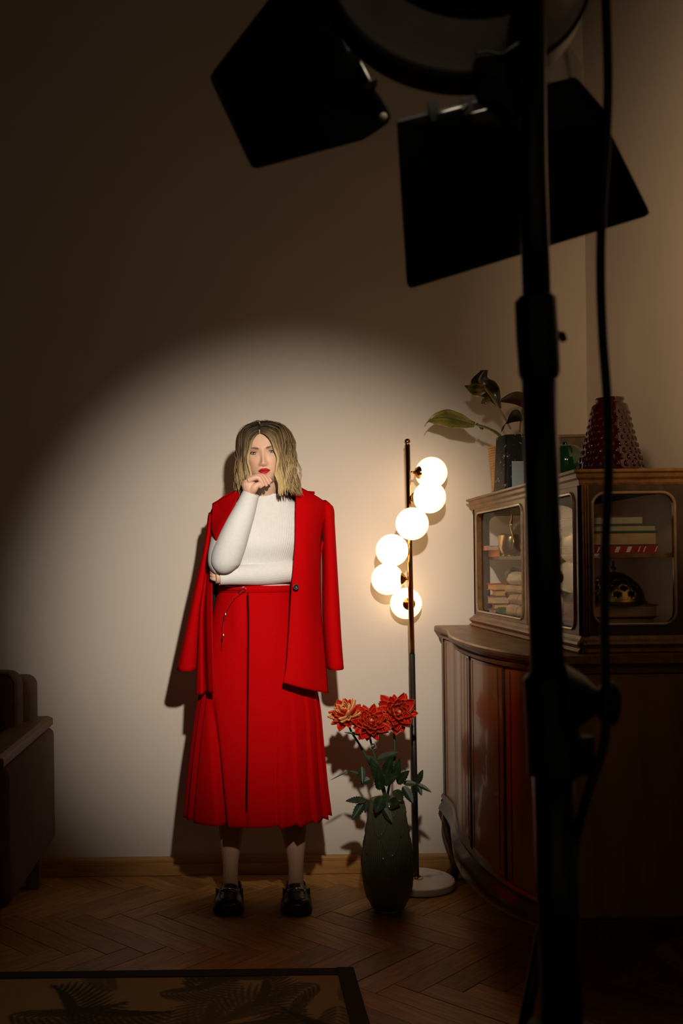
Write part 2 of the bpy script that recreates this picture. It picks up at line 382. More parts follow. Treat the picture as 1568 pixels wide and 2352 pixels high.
# added warm spot in the fixture, aimed right to brighten the right wall
l2 = bpy.data.lights.new('added_wall_fill', 'SPOT'); l2o = bpy.data.objects.new('added_wall_fill', l2); COL.objects.link(l2o)
l2.energy = WALL_FILL_W; l2.color = (1.0, .66, .38); l2.shadow_soft_size = .05; l2.spot_size = math.radians(66); l2.spot_blend = 1.0
l2o.parent = sl; l2o.location = Cf + ax * .035 + Vector((.03, 0, .0)) - ORG[sl.name]
l2o.rotation_euler = (Vector((1.385, 2.25, 2.0)) - Cf).to_track_quat('-Z', 'Y').to_euler()

# ================================================================== floor lamp
m_brass = M('polished_brass', (.62, .36, .11), .16, metal=1, var=.06, vs=20)
m_pole = M('black_enamel', (.014, .013, .012), .4)
m_marb = M('white_marble', (.85, .82, .77), .3, col2=(.30, .28, .26), vs=7, detail=9)
m_globe = M('opal_glass_lit', (.9, .86, .8), .25, emis=GLOBE_COL, estr=GLOBE_STRENGTH)
# veins: thin dark streaks only
nt = m_marb.node_tree; rp = [n for n in nt.nodes if n.type == 'VALTORGB'][0]
rp.color_ramp.elements[0].position = .34; rp.color_ramp.elements[1].position = .43
Yl = 3.77
ft = P(957, 2033, Yl); ft.z = 0
fl = thing('floor_lamp', 'brass and black floor lamp with six glowing white globes and marble base', 'floor lamp', ft)
mk('base', lathe([(.0005, .001), (.138, .001), (.141, .004), (.141, .024), (.138, .027), (.0005, .027)], 64, ft), m_marb, fl, autos=.6)
p_foot = P(956, 2024, Yl); p_foot.z = .027
p_mid = P(946, 1502, Yl); p_top = P(935, 1022, Yl)
mk('collar', lathe([(.0005, .0), (.026, .0), (.026, .004), (.016, .007), (.0145, .012)], 28, p_foot), m_brass, fl, autos=.6)
mk('lower_pole', tube([p_foot, p_mid], .0108, 24), m_pole, fl)
mk('upper_pole', tube([p_mid, p_top], .0100, 24), m_brass, fl)
mk('finial', join(lathe([(.0075, -.006), (.0075, .0), (.0095, .003)], 20, p_top), sph(p_top + Vector((0, 0, .0125)), .0115, 20, 12)), m_brass, fl)
def pole_at(z): t = (z - p_mid.z) / (p_top.z - p_mid.z); return p_mid.lerp(p_top, t)
for gx, gy, dY in ((990, 1086, .035), (986, 1142, -.035), (946, 1203, -.085), (900, 1264, -.045), (889, 1330, .030), (932, 1386, .085)):
    gc = P(gx, gy, Yl + dY); a = pole_at(gc.z); d = (gc - a); d.normalize(); R_ = .0600
    arm = mk('arm', tube([a, gc - d * (R_ + .012)], .005, 12), m_brass, fl)
    # cup holding the globe
    mk('cup', lathe([(.005, -.014), (.008, -.012), (.019, -.004), (.024, .004), (.0265, .010), (.0265, .013), (.021, .013)], 28, gc - d * (R_ - .001), d), m_brass, arm, autos=.6)
    mk('globe', sph(gc, R_, 40, 24), m_globe, fl)
# ================================================================== sideboard with serpentine front
m_ven = M('polished_walnut_veneer', (.42, .185, .045), .28, col2=(.28, .110, .024), vs=4, stretch=(5, 5, .7), spec=.25, coat=.28, crough=.06, detail=7)
m_dark = M('dark_carved_walnut', (.075, .043, .022), .3, col2=(.03, .016, .009), vs=9, stretch=(4, 4, 1), spec=.3, coat=.25, crough=.12, detail=6)
m_mid = M('brown_moulded_walnut', (.24, .120, .042), .42, spec=.22, col2=(.12, .054, .018), vs=7, stretch=(6, 1.5, 6), coat=.10, crough=.12, detail=6)
m_side = M('dull_side_veneer', (.26, .125, .042), .5, col2=(.17, .078, .025), vs=3, stretch=(5, 5, .8), coat=.15, crough=.3, detail=6)
ZT = .965
SY = [2.60, 2.68, 2.78, 2.95, 3.12, 3.25, 3.38, 3.52, 3.66, 3.78, 3.885]
SX = [.815, .790, .758, .733, .728, .731, .742, .765, .790, .797, .795]
def fx(y): return float(np.interp(y, SYs, SXs))
_q = smooth_pts(list(zip(SY, SX)), 120); SYs, SXs = _q[:, 0], _q[:, 1]
XB = 1.30
Y0, Y1 = 2.60, 3.885
sb = thing('sideboard', 'glossy walnut sideboard with a curved front on carved legs', 'sideboard', ((.75 + XB) / 2, (Y0 + Y1) / 2, 0))
def outline(off, z, ya=Y0, yb=Y1, n=60, back=XB, endoff=None):
    e = off if endoff is None else endoff
    ys = np.linspace(ya - e, yb + e, n)
    pts = [Vector((fx(min(max(y, Y0), Y1)) - off, y, z)) for y in ys]
    return pts + [Vector((back, yb + e, z)), Vector((back, ya - e, z))]
# carcass (set back a little behind the doors)
mk('carcass', loft([outline(-.012, .255, endoff=-.004), outline(-.012, ZT - .03, endoff=-.004)]), m_side, sb, autos=.5)
# top board with moulded edge
top = [(.0, ZT - .048), (.010, ZT - .046), (.012, ZT - .036), (.004, ZT - .031), (.004, ZT - .026), (.022, ZT - .020), (.027, ZT - .012), (.027, ZT - .005), (.022, ZT), ]
mk('top_board', loft([outline(o, z, endoff=min(o, .022)) for o, z in top]), m_mid, sb, autos=.5)
# doors
def front_patch(ya, yb, z0, z1, off, th=.016, n=22):
    ys = np.linspace(ya, yb, n); R = []
    for y in ys:
        x = fx(y) - off; R.append([Vector((x, y, z0)), Vector((x, y, z1)), Vector((x + th, y, z1)), Vector((x + th, y, z0))])
    return loft(R)
for a, b in ((3.155, 3.86), (2.833, 3.142), (2.625, 2.820)):
    dr = mk('door', front_patch(a, b, .315, ZT - .052, 0), m_ven, sb, autos=.5, bevel=.002)
    for q in (a + .03, b - .034): mk('stringing', front_patch(q, q + .004, .33, ZT - .06, .0012, .002, 3), m_dark, dr, autos=.5)
for a, b in ((3.862, 3.885), (2.60, 2.622)): mk('corner_post', front_patch(a, b, .30, ZT - .048, .004), m_dark, sb, autos=.5)
for a in (3.144, 2.822): mk('door_bead', front_patch(a, a + .009, .31, ZT - .05, .004, .02, 3), m_dark, sb, autos=.5)
# carved apron rail: profile (off, z) swept along the front, dips in the middle
R = []
for y in np.linspace(Y0, Y1, 70):
    t = (y - Y0) / (Y1 - Y0); dip = -.035 * math.sin(PI * t) ** 2 + .012 * (abs(2*t - 1) ** 6)
    x = fx(y); pf = [(-.02, .318), (.006, .318), (.013, .310), (.012, .302), (.005, .297), (.008, .288), (.020, .272), (.024, .258), (.020, .246 + dip), (.010, .236 + dip), (-.02, .236 + dip)]
    R.append([Vector((x - o, y, z)) for o, z in pf])
mk('apron', loft(R), m_dark, sb, autos=.7)
# side panel facing the room
sp = mk('side_panel', box(.825, XB, Y0 - .012, Y0 + .01, .275, ZT - .05), m_side, sb, smooth=False)
mk('side_rail', join(box(.815, XB, Y0 - .02, Y0 + .01, .245, .285), box(.815, XB, Y0 - .016, Y0 + .01, .285, .292)), m_dark, sb, smooth=False, bevel=.004)
pts = [Vector((.815 + (XB - .815) * t, Y0 - .018, .248 - .030 * math.sin(PI * min(1, t * 1.3)) ** 2)) for t in np.linspace(0, 1, 24)]
mk('side_apron', loft([[p, Vector((p.x, p.y, .26)), Vector((p.x, p.y + .02, .26)), Vector((p.x, p.y + .02, p.z))] for p in pts]), m_dark, sb, autos=.6)
def cab_leg(c, dx, dy):
    pr = [(0, .30, .034), (.006, .27, .034), (.020, .235, .030), (.024, .19, .025), (.012, .13, .020), (.0, .07, .018), (.004, .035, .020), (.016, .015, .024), (.018, .001, .022)]
    q = smooth_pts([(c.x + dx * o, c.y + dy * o, z, r) for o, z, r in pr], 26)
    return tube(q[:, :3], q[:, 3], 14)
for x, y, dx, dy in ((fx(3.84) + .03, 3.84, -1, .2), (.85, 2.645, -.8, -.6), (1.26, 3.84, .2, 0), (1.26, 2.645, .2, -.6)):
    mk('leg', cab_leg(Vector((x, y, 0)), dx, dy), m_dark, sb)
# ================================================================== glazed display cabinet standing on the sideboard
VX, VB, VY0, VY1, VZ0, VZ1 = .910, 1.285, 2.655, 3.845, ZT, 1.45
vt = thing('display_cabinet', 'small walnut display cabinet with rounded glass openings on the sideboard', 'display cabinet', ((VX + VB) / 2, (VY0 + VY1) / 2, ZT + .0008))
def rect_ring(off, z, o2=None):
    return [Vector((VX - off, VY0 - off, z)), Vector((VX - off, VY1 + off, z)), Vector((VB, VY1 + off, z)), Vector((VB, VY0 - off, z))]
mk('plinth', loft([rect_ring(o, z) for o, z in ((.012, ZT + .0008), (.014, ZT + .006), (.008, ZT + .012), (.018, ZT + .024), (.014, ZT + .030), (.006, ZT + .036), (.0, ZT + .046))]), m_mid, vt, smooth=False, bevel=.0015)
mk('cornice', loft([rect_ring(o, z) for o, z in ((.0, VZ1 - .042), (.004, VZ1 - .036), (.004, VZ1 - .028), (.012, VZ1 - .022), (.014, VZ1 - .012), (.022, VZ1 - .008), (.022, VZ1 - .001), (.018, VZ1))]), m_mid, vt, smooth=False, bevel=.0012)
def framed(name, a0, a1, z0, z1, b0, b1, c0, c1, cr, to3, mat, th, parent):
    """board a0..a1 x z0..z1 with a rounded opening b0..b1 x c0..c1; to3(a, z, d) -> point"""
    nseg = 8; inner, outer = [], []
    for (cx, cz, st) in ((b1 - cr, c1 - cr, 0), (b0 + cr, c1 - cr, 90), (b0 + cr, c0 + cr, 180), (b1 - cr, c0 + cr, 270)):
        for i in range(nseg + 1):
            a = math.radians(st + 90 * i / nseg); inner.append((cx + cr * math.cos(a), cz + cr * math.sin(a)))
    for (x, z) in inner:
        # project to outer rectangle along the direction from the centre, corners kept
        mx, mz = (b0 + b1) / 2, (c0 + c1) / 2; dx, dz = x - mx, z - mz
        outer.append((x, z))
    n = len(inner); outer = []
    k = nseg // 2
    for q, (cx, cz, ox, oz) in enumerate(((b1 - cr, c1 - cr, a1, z1), (b0 + cr, c1 - cr, a0, z1), (b0 + cr, c0 + cr, a0, z0), (b1 - cr, c0 + cr, a1, z0))):
        for i in range(nseg + 1):
            x, z = inner[q * (nseg + 1) + i]
            if i == k: outer.append((ox, oz))
            elif (i < k) == (q in (0, 2)): outer.append((ox, z))
            else: outer.append((x, oz))
    rings = [[to3(x, z, 0) for x, z in outer], [to3(x, z, 0) for x, z in inner], [to3(x, z, th) for x, z in inner], [to3(x, z, th) for x, z in outer], [to3(x, z, 0) for x, z in outer]]
    o = mk(name, loft(rings, cap=False), mat, parent, smooth=False)
    e = .006
    bead = [[to3(x, z, -.0035) for x, z in inner]]
    mx, mz = (b0 + b1) / 2, (c0 + c1) / 2
    path = [to3(x, z, -.001) for x, z in inner]; path.append(path[0])
    mk('bead', tube(path, .0042, 8, cap=False), M('pale_bead_walnut', (.30, .19, .10), .28, coat=.8, col2=(.2, .11, .05), vs=20), o)  # bead in a paler, glossier walnut all round the opening
    return o, inner
F3 = lambda a, z, d: Vector((VX + d, a, z))
N3 = lambda a, z, d: Vector((a, VY0 + d, z))
B3 = lambda a, z, d: Vector((a, VY1 - d, z))
m_pane = pane_mat('cabinet_glass')
zz0, zz1 = ZT + .046, VZ1 - .042
for a0, a1, b0, b1 in ((3.155, VY1, 3.188, 3.795), (VY0, 3.135, 2.70, 3.10)):
    o, inn = framed('door_frame', a0, a1, zz0, zz1, b0, b1, zz0 + .014, zz1 - .016, .03, F3, m_mid, .018, vt)
    mk('pane', join(*[(lambda L: (L, [tuple(range(len(L)))]))([F3(x, z, .010) for x, z in inn])]), m_pane, o, smooth=False)
mk('centre_stile', box(VX + .002, VX + .02, 3.135, 3.155, zz0, zz1), m_dark, vt, smooth=False, bevel=.002)
for T3, nm in ((N3, 'end_frame'), (B3, 'end_frame')):
    o, inn = framed(nm, VX, VB, zz0, zz1, .942 if T3 is N3 else .966, 1.160, 1.040, 1.388, .034, T3, m_dark, .018, vt)
    mk('pane', ([T3(x, z, .010) for x, z in inn], [tuple(range(len(inn)))]), m_pane, o, smooth=False)
for j in range(3):
    mk('corner_reed', tube([Vector((VX + .006 + .007 * j, VY0 - .002, zz0)), Vector((VX + .006 + .007 * j, VY0 - .002, zz1))], .003, 10), m_mid, vt)
mk('corner_foot', lathe([(.012, 0), (.014, .006), (.008, .012), (.012, .02), (.009, .03)], 16, Vector((VX - .001, VY0 - .014, ZT + .001))), m_dark, vt)
m_in = M('cabinet_interior', (.20, .095, .035), .45, col2=(.13, .06, .02), vs=4, stretch=(5, 5, .8), detail=6)
mk('back_board', box(VB - .012, VB - .002, VY0 + .01, VY1 - .01, zz0 - .01, zz1 + .01), m_in, vt, smooth=False)
mk('floor_board', box(VX + .002, VB - .004, VY0 + .004, VY1 - .004, zz0 - .012, zz0), m_in, vt, smooth=False)
mk('roof_board', box(VX + .002, VB - .004, VY0 + .004, VY1 - .004, zz1, zz1 + .012), m_in, vt, smooth=False)
ZS = 1.222
R = []
for y in np.linspace(VY0 + .02, VY1 - .02, 40):
    t = (y - VY0) / (VY1 - VY0); x = VX + .028 + .05 * abs(math.sin(2 * PI * t)) * 0 + .03 * math.cos(PI * 2 * t) ** 2
    R.append([Vector((x, y, ZS - .006)), Vector((x - .003, y, ZS)), Vector((x, y, ZS + .006)), Vector((VB - .012, y, ZS + .006)), Vector((VB - .012, y, ZS - .006))])
mk('shelf', loft(R), m_mid, vt, autos=.5)
ZSh, ZLo = ZS + .0063, zz0 + .0004
# ------------------------------------------------------------------ books
m_page = M('old_paper', (.55, .40, .22), .8, col2=(.42, .29, .14), vs=30, stretch=(1, 1, 30), bump=.3, bs=120)
m_page2 = M('yellowed_paper', (.60, .35, .10), .8, col2=(.48, .26, .06), vs=30, stretch=(1, 1, 30))
m_page3 = M('greenish_paper', (.42, .40, .27), .8, col2=(.33, .31, .2), vs=30, stretch=(1, 1, 30))
def book(label, c, sz, rot, cov, page=None, spine='+x', z0=0):
    """c: base centre, sz: (x, y, height); spine side"""
    page = page or m_page
    b = thing('book', label, 'book', (c[0], c[1], c[2]))
    w_, d_, h_ = sz; ct = min(.0028, h_ * .14)
    key = 'cloth_%d_%d_%d' % tuple(int(x * 255) for x in cov)
    mc = M(key, cov, .6, var=.12, vs=30, bump=.3, bs=200)
    x0, x1, y0, y1 = -w_/2, w_/2, -d_/2, d_/2
    parts = [box(x0, x1, y0, y1, 0, ct), box(x0, x1, y0, y1, h_ - ct, h_)]
    s = {'+x': box(x1 - ct, x1 + .001, y0, y1, 0, h_), '-x': box(x0 - .001, x0 + ct, y0, y1, 0, h_), '+y': box(x0, x1, y1 - ct, y1 + .001, 0, h_), '-y': box(x0, x1, y0 - .001, y0 + ct, 0, h_)}[spine]
    parts.append(s); e = .004
    px = [x0 + e, x1 - e, y0 + e, y1 - e]
    if spine == '+x': px[1] = x1 - ct
    if spine == '-x': px[0] = x0 + ct
    if spine == '+y': px[3] = y1 - ct
    if spine == '-y': px[2] = y0 + ct
    Mx = Matrix.Translation(Vector(c)) @ Matrix.Rotation(rot, 4, 'Z')
    mk('cover', xf(join(*parts), Mx), mc, b, smooth=False)
    mk('pages', xf(box(px[0], px[1], px[2], px[3], ct, h_ - ct), Mx), page, b, smooth=False)
    return b
def stack(items, z):
    for lab, x, y, sz, rot, cov, page, sp in items:
        book(lab, (x, y, z), sz, rot, cov, page, sp); z += sz[2] + .0004
    return z
# upper shelf, far end: pink over orange
yfar = 3.66
stack([('orange cloth book under the pink book on the cabinet shelf', 1.02, 3.742, (.12, .14, .023), .06, (.55, .24, .03), m_page2, '-x'),
       ('thin dusty pink book lying on the orange book', 1.000, 3.740, (.14, .14, .017), -.12, (.48, .20, .17), m_page, '-x')], ZSh)
# upper shelf, near end
stack([('crimson book with white scribbled marks lying lowest on the shelf', 1.055, 2.86, (.185, .25, .021), .0, (.33, .016, .022), m_page, '-y'),
       ('thick tan paged book with green cover above the crimson book', 1.058, 2.86, (.182, .25, .037), -.01, (.03, .07, .05), m_page, '+y'),
       ('thin pale paged book with dark green cover in the stack', 1.055, 2.855, (.182, .24, .019), .01, (.05, .11, .08), m_page3, '+y'),
       ('brown bound book lying on top of the shelf stack', 1.035, 2.855, (.165, .23, .024), -.04, (.13, .05, .03), m_page3, '+y')], ZSh)
tb = book('small cream block book on the brown bound book', (.985, 2.92, ZSh + .1028), (.05, .07, .030), .1, (.16, .07, .03), m_page, '+y')
# white marks on the crimson spine
mw = M('white_print', (.7, .68, .62), .6)
cb_ = [o for o in bpy.data.objects if o.get('label', '').startswith('crimson book')][0]
pc = [o for o in cb_.children if o.name.startswith('cover')][0]
for i, (t, w_) in enumerate(((.10, .004), (.24, .003), (.36, .008), (.40, .004), (.53, .011), (.70, .003), (.78, .003), (.95, .003))):
    xx = 1.055 - .0925 + .185 * t; y_ = 2.86 - .1268
    mk('spine_mark', ([(xx, y_, ZSh + .003), (xx + w_, y_, ZSh + .003), (xx + w_ + .006, y_, ZSh + .018), (xx + .006, y_, ZSh + .018)], [(0, 1, 2, 3)]), mw, pc, smooth=False)
# lower floor, far end: five small books
yb_ = 3.725
stack([('rust edged cream book at the bottom of the small stack', .970, yb_, (.055, .075, .024), .05, (.20, .05, .03), m_page, '+x'),
       ('orange paged slim book second from the bottom of the stack', .975, yb_, (.05, .07, .018), -.1, (.25, .06, .03), m_page2, '+x'),
       ('chunky cream paged book with crimson cover mid stack', .970, yb_, (.06, .08, .028), .08, (.22, .02, .05), m_page, '+x'),
       ('rounded brown book below the red covered book', .975, yb_, (.045, .07, .022), -.05, (.22, .09, .03), m_page2, '+x'),
       ('red covered book with yellow pages atop the small stack', .975, yb_, (.065, .085, .024), .12, (.45, .03, .03), m_page2, '+x')], ZLo)
# lower floor, near end
zt = stack([('purple book at the bottom of the dome stack', 1.055, 2.86, (.19, .25, .022), .02, (.10, .035, .11), m_page, '-x'),
       ('dark blue book with tan pages under the red cover', 1.05, 2.86, (.18, .25, .020), 0, (.04, .03, .07), m_page, '+y'),
       ('tan paged book with a red cover carrying the dome', 1.055, 2.855, (.185, .25, .034), -.02, (.38, .055, .02), m_page, '+y')], ZLo)
# pierced brass dome lamp
m_obr = M('tarnished_brass', (.30, .21, .07), .35, metal=1, var=.3, vs=40)
dc = Vector((1.050, 2.80, zt + .0004))
dm = thing('brass_dome', 'pierced brass dome lid with finial resting on the red book', 'ornament', dc)
nr, ns = 26, 120; G = []
V_, F_ = [], []
for i in range(nr):
    a = (PI / 2) * i / (nr - 1); r = .082 * math.cos(a) ** .85 + .001; z = .078 * math.sin(a) + .009 * math.sin(a) ** 8
    for j in range(ns):
        th = 2 * PI * j / ns; V_.append((dc.x + r * math.cos(th), dc.y + r * math.sin(th), dc.z + z))
for i in range(nr - 1):
    for j in range(ns):
        hole = False
        if 4 <= i <= 15:
            jj = (j + (5 if ((i - 4) // 4) % 2 else 0)) % 10; ii = (i - 4) % 4
            hole = (ii in (1, 2) and 3 <= jj <= 7) or (ii in (0, 3) and jj == 5)
        if not hole: F_.append((i*ns + j, i*ns + (j+1) % ns, (i+1)*ns + (j+1) % ns, (i+1)*ns + j))
mk('shell', (V_, F_), m_obr, dm, solid=.0015)
mk('rim', lathe([(.080, .0), (.088, .0), (.089, .006), (.084, .008), (.083, .012), (.080, .012)], 48, dc, cap=False), m_obr, dm, autos=.6)
mk('finial', lathe([(.012, .082), (.007, .087), (.004, .092), (.009, .097), (.009, .100), (.003, .104), (.004, .112), (.001, .121)], 16, dc), m_obr, dm)
# small tiered brass bell next to the dome
bc = Vector((.965, 2.90, zt + .0004 - .0344))
bl = thing('brass_bell', 'little brass hand bell beside the pierced dome', 'bell', (0.952, 3.03, ZLo))
mk('bell_body', lathe([(.024, 0), (.023, .01), (.016, .035), (.012, .05), (.004, .056)], 24, (0.952, 3.03, ZLo)), m_obr, bl)
mk('handle', lathe([(.004, .055), (.003, .075), (.006, .085), (.007, .095), (.003, .104), (.0005, .106)], 16, (0.952, 3.03, ZLo)), m_obr, bl)
# brass sauce boat on the shelf
sc_ = Vector((.970, 3.570, ZSh))
sbt = thing('sauce_boat', 'old brass sauce boat with tall curled handle on the shelf', 'sauce boat', sc_)
m_ob2 = M('aged_brass', (.34, .25, .11), .3, metal=1, var=.25, vs=25)
R = []
for z, l0, l1, wd in ((0.006, -.022, .022, .020), (.012, -.026, .028, .026), (.03, -.034, .038, .034), (.05, -.045, .044, .036), (.066, -.060, .044, .034), (.076, -.078, .044, .034)):
    ring = []
    for j in range(36):
        a = 2 * PI * j / 36; cx = (l0 + l1) / 2; hl = (l1 - l0) / 2
        sx = math.cos(a); yw = math.sin(a) * wd * (1 - .45 * max(0, -sx) ** 2)
        ring.append(sc_ + Vector((yw, -(cx + hl * sx), z + (.006 * max(0, -sx) ** 3 if z > .06 else 0))))
    R.append(ring)
# boat points along the cabinet: spout to the far end
mk('bowl', loft(R, cap=False), m_ob2, sbt, solid=.002)
mk('foot', lathe([(.026, .0003), (.027, .003), (.018, .007), (.02, .010)], 28, sc_), m_ob2, sbt)
hp = [sc_ + Vector((0, -.043, .066)), sc_ + Vector((0, -.060, .10)), sc_ + Vector((0, -.048, .122)), sc_ + Vector((0, -.062, .142)), sc_ + Vector((0, -.050, .158))]
mk('handle', stube([sc_ + Vector((0, -.030, .020)), sc_ + Vector((0, -.060, .040)), sc_ + Vector((0, -.056, .072)), sc_ + Vector((0, -.040, .092)), sc_ + Vector((0, -.032, .115)), sc_ + Vector((0, -.046, .132)), sc_ + Vector((0, -.042, .152)), sc_ + Vector((0, -.030, .160))], [.003, .0035, .0035, .0045, .0055, .0035, .003, .002], 50, 10), m_ob2, sbt)
# parchment rolls
m_par = M('parchment', (.50, .36, .20), .85, col2=(.32, .2, .09), vs=14, bump=.8, bs=50, detail=8)
m_lin = M('linen_roll', (.56, .47, .33), .9, var=.12, vs=60, bump=.6, bs=140)
m_cord = M('jute_string', (.28, .2, .1), .9, var=.2, vs=60)
def roll(name, label, c, ln, r, ang, mat, seed, cat='scroll', squash=1., thin_line=True):
    rs = random.Random(seed); d = Vector((math.sin(ang), -math.cos(ang), 0)); e = Vector((-d.y, d.x, 0)); R = []
    ph = [rs.uniform(0, 6) for _ in range(4)]
    t = thing(name, label, cat, c)
    for i in range(18):
        s = i / 17; ring = []
        for j in range(34):
            a = 2 * PI * j / 34 + .3; rr = r * (1 + .06 * math.sin(3 * a + ph[0] + 4 * s) + .04 * math.sin(7 * a + ph[1]) + .03 * math.sin(9 * s + ph[2]))
            if i in (0, 17): rr *= .97
            p = d * (ln * (s - .5)) + e * (rr * math.cos(a)); ring.append(Vector(c) + p + Vector((0, 0, max(-r * squash + .0006, rr * squash * math.sin(a)) + r * squash)))
        R.append(ring)
    mk('roll', loft(R, cap=False), mat, t)
    # spiral end
    sp_ = [Vector(c) + d * (-ln * .5) + e * (r * (1 - .075 * q) * math.cos(q)) + Vector((0, 0, r * squash * (1 + (1 - .075 * q) * math.sin(q)))) for q in np.linspace(0, 11, 60)]
    V_ = sp_ + [p + d * .03 for p in sp_]; n = len(sp_)
    mk('inner_layer', (V_, [(i, i + 1, i + 1 + n, i + n) for i in range(n - 1)]), mat, t)
    if thin_line: mk('string', tube([Vector(c) + d * (ln * .08) + e * (r * 1.08 * math.cos(a)) + Vector((0, 0, r * squash * (1 + 1.08 * math.sin(a)))) for a in np.linspace(-.85, PI + .85, 30)], .0011, 6), m_cord, t)
    return t
zr = ZLo
roll('parchment_roll', 'tied parchment roll lying lowest beside the small books', (1.0, 3.535, zr), .16, .022, .15, m_par, 3)
roll('parchment_roll', 'crumpled brown parchment bundle on the tied roll', (1.005, 3.53, zr + .044), .17, .024, .08, m_par, 5, squash=.85)
roll('parchment_roll', 'flattened torn parchment bundle under the linen roll', (1.004, 3.53, zr + .085), .18, .024, .2, m_par, 8, squash=.6, thin_line=False)
roll('linen_roll', 'pale rolled linen cloth topping the parchment pile', (1.002, 3.525, zr + .114), .15, .027, .1, m_lin, 11, cat='cloth', squash=.85, thin_line=False)
m_moss = M('moss_green_felt', (.14, .13, .05), .95, var=.3, vs=40, bump=.8, bs=90)
wr = thing('moss_wreath', 'mossy olive ring leaning on the linen roll end', 'wreath', (1.0, 3.635, zr + .115))
c_ = Vector((1.0, 3.615, zr + .144))
mk('ring', tube([c_ + Vector((.026 * math.cos(a), .010 * math.sin(a), .026 * math.sin(a))) for a in np.linspace(0, 2 * PI, 30)], [.007 + .0015 * math.sin(5 * a) for a in np.linspace(0, 2 * PI, 30)], 10), m_moss, wr)
gs = thing('green_box', 'small dark green wedge box by the tied roll', 'box', (.955, 3.645, zr))
mk('wedge', prism([Vector((.945, 3.61, zr)), Vector((.945, 3.675, zr)), Vector((.945, 3.665, zr + .026)), Vector((.945, 3.635, zr + .034))], (.035, 0, 0)), M('green_leatherette', (.05, .06, .03), .6, var=.2, vs=30), gs, smooth=False, bevel=.002)
# ================================================================== things on top of the display cabinet
ZV = VZ1 + .0006
m_pot = M('chipped_black_paint', (.013, .014, .013), .6, spec=.25, bump=.5, bs=40)
nt = m_pot.node_tree; b_ = nt.nodes['Principled BSDF']; n_ = nt.nodes.new('ShaderNodeTexNoise'); n_.inputs['Scale'].default_value = 60; n_.inputs['Detail'].default_value = 6
r_ = nt.nodes.new('ShaderNodeValToRGB'); r_.color_ramp.elements[0].position = .625; r_.color_ramp.elements[1].position = .65
r_.color_ramp.elements[0].color = (.013, .014, .013, 1); r_.color_ramp.elements[1].color = (.33, .31, .26, 1)
tcn = [n for n in nt.nodes if n.type == 'TEX_COORD'][0]; nt.links.new(tcn.outputs['Object'], n_.inputs['Vector']); nt.links.new(n_.outputs[0], r_.inputs[0]); nt.links.new(r_.outputs[0], b_.inputs['Base Color'])
def sqring(c, hx, hy, z, rz=0, rr=.012):
    out = []
    for (sx, sy, st) in ((1, 1, 0), (-1, 1, 90), (-1, -1, 180), (1, -1, 270)):
        for i in range(5):
            a = math.radians(st + 22.5 * i); p = Vector((sx * (hx - rr) + rr * math.cos(a), sy * (hy - rr) + rr * math.sin(a), 0))
            p.rotate(Euler((0, 0, rz))); out.append(p + Vector((c[0], c[1], z)))
    return out
pc_ = Vector((.985, 3.54, ZV))
pt = thing('black_pot', 'chipped black square planter tapering to its top', 'planter', pc_)
mk('wall', loft([sqring(pc_, h, h, ZV + z, .12) for h, z in ((.055, 0), (.058, .002), (.050, .196), (.048, .2), (.043, .2), (.041, .185), (.044, .02), (.0005 + .012, .018))]), m_pot, pt, autos=.6)
mk('handle_ring', tube([Vector((.985 + .012 * math.cos(a), 3.488, ZV + .196 + .008 * math.sin(a))) for a in np.linspace(0, PI, 14)], .0025, 8), M('worn_tin', (.4, .4, .37), .4, metal=.8), pt)
cd = tag(mk('card', box(.956, .998, 3.468, 3.471, ZV, ZV + .105), M('pale_blue_card', (.30, .35, .36), .5), smooth=False, loc=(.977, 3.4695, ZV), bevel=.001), 'pale blue card standing before the black planter', 'card')
tc2 = Vector((1.01, 3.735, ZV))
tp = thing('ribbed_planter', 'tan ribbed planter standing behind the black planter', 'planter', tc2)
prf = [(.0005, 0), (.050, 0)] + [(.050 + .016 * (z / .185) + .0012 * (1 if i % 2 else -1), z) for i, z in enumerate(np.linspace(.002, .185, 40))] + [(.058, .185), (.055, .02), (.0005, .02)]
mk('wall', lathe(prf, 40, tc2), M('tan_wicker', (.42, .23, .09), .7, var=.12, vs=40), tp, autos=.9)
# philodendron in the black planter
m_leafy = M('variegated_leaf', (.20, .17, .03), .32, attr='Col', var=.12, vs=25, coat=.3)
ph = thing('philodendron', 'broad leaved houseplant growing from the black planter', 'plant', (pc_.x, pc_.y, ZV + .17))
mk('soil', sph((pc_.x, pc_.y, ZV + .165), .036, 20, 10, (1, 1, .4)), M('potting_soil', (.03, .02, .013), .95, bump=1, bs=80, var=.4, vs=60), ph)
def leaf_grid(mid, wid, nrm, n=26, m=13, cup=.2, wave=.0, ph_=0., curl=None):
    """mid: control points of the midrib (world), wid: half widths, nrm: side vectors (half-width direction)"""
    q = smooth_pts([(*a, w_, *s_) for a, w_, s_ in zip(mid, wid, nrm)], n); G = np.zeros((n, m, 3)); uvw = np.zeros((n, m, 2))
    for i in range(n):
        c = q[i, :3]; w_ = max(q[i, 3], .0004); s_ = q[i, 4:7]; s_ = s_ / (np.linalg.norm(s_) + 1e-9)
        T_ = q[min(i + 1, n - 1), :3] - q[max(i - 1, 0), :3]; T_ /= np.linalg.norm(T_) + 1e-9
        up_ = np.cross(s_, T_)
        for j in range(m):
            t = 2 * j / (m - 1) - 1; h = cup * w_ * t * t + wave * math.sin(9 * i / n * 2 + ph_) * abs(t)
            G[i, j] = c + s_ * w_ * t + up_ * h; uvw[i, j] = (i / (n - 1), t)
    return G, uvw
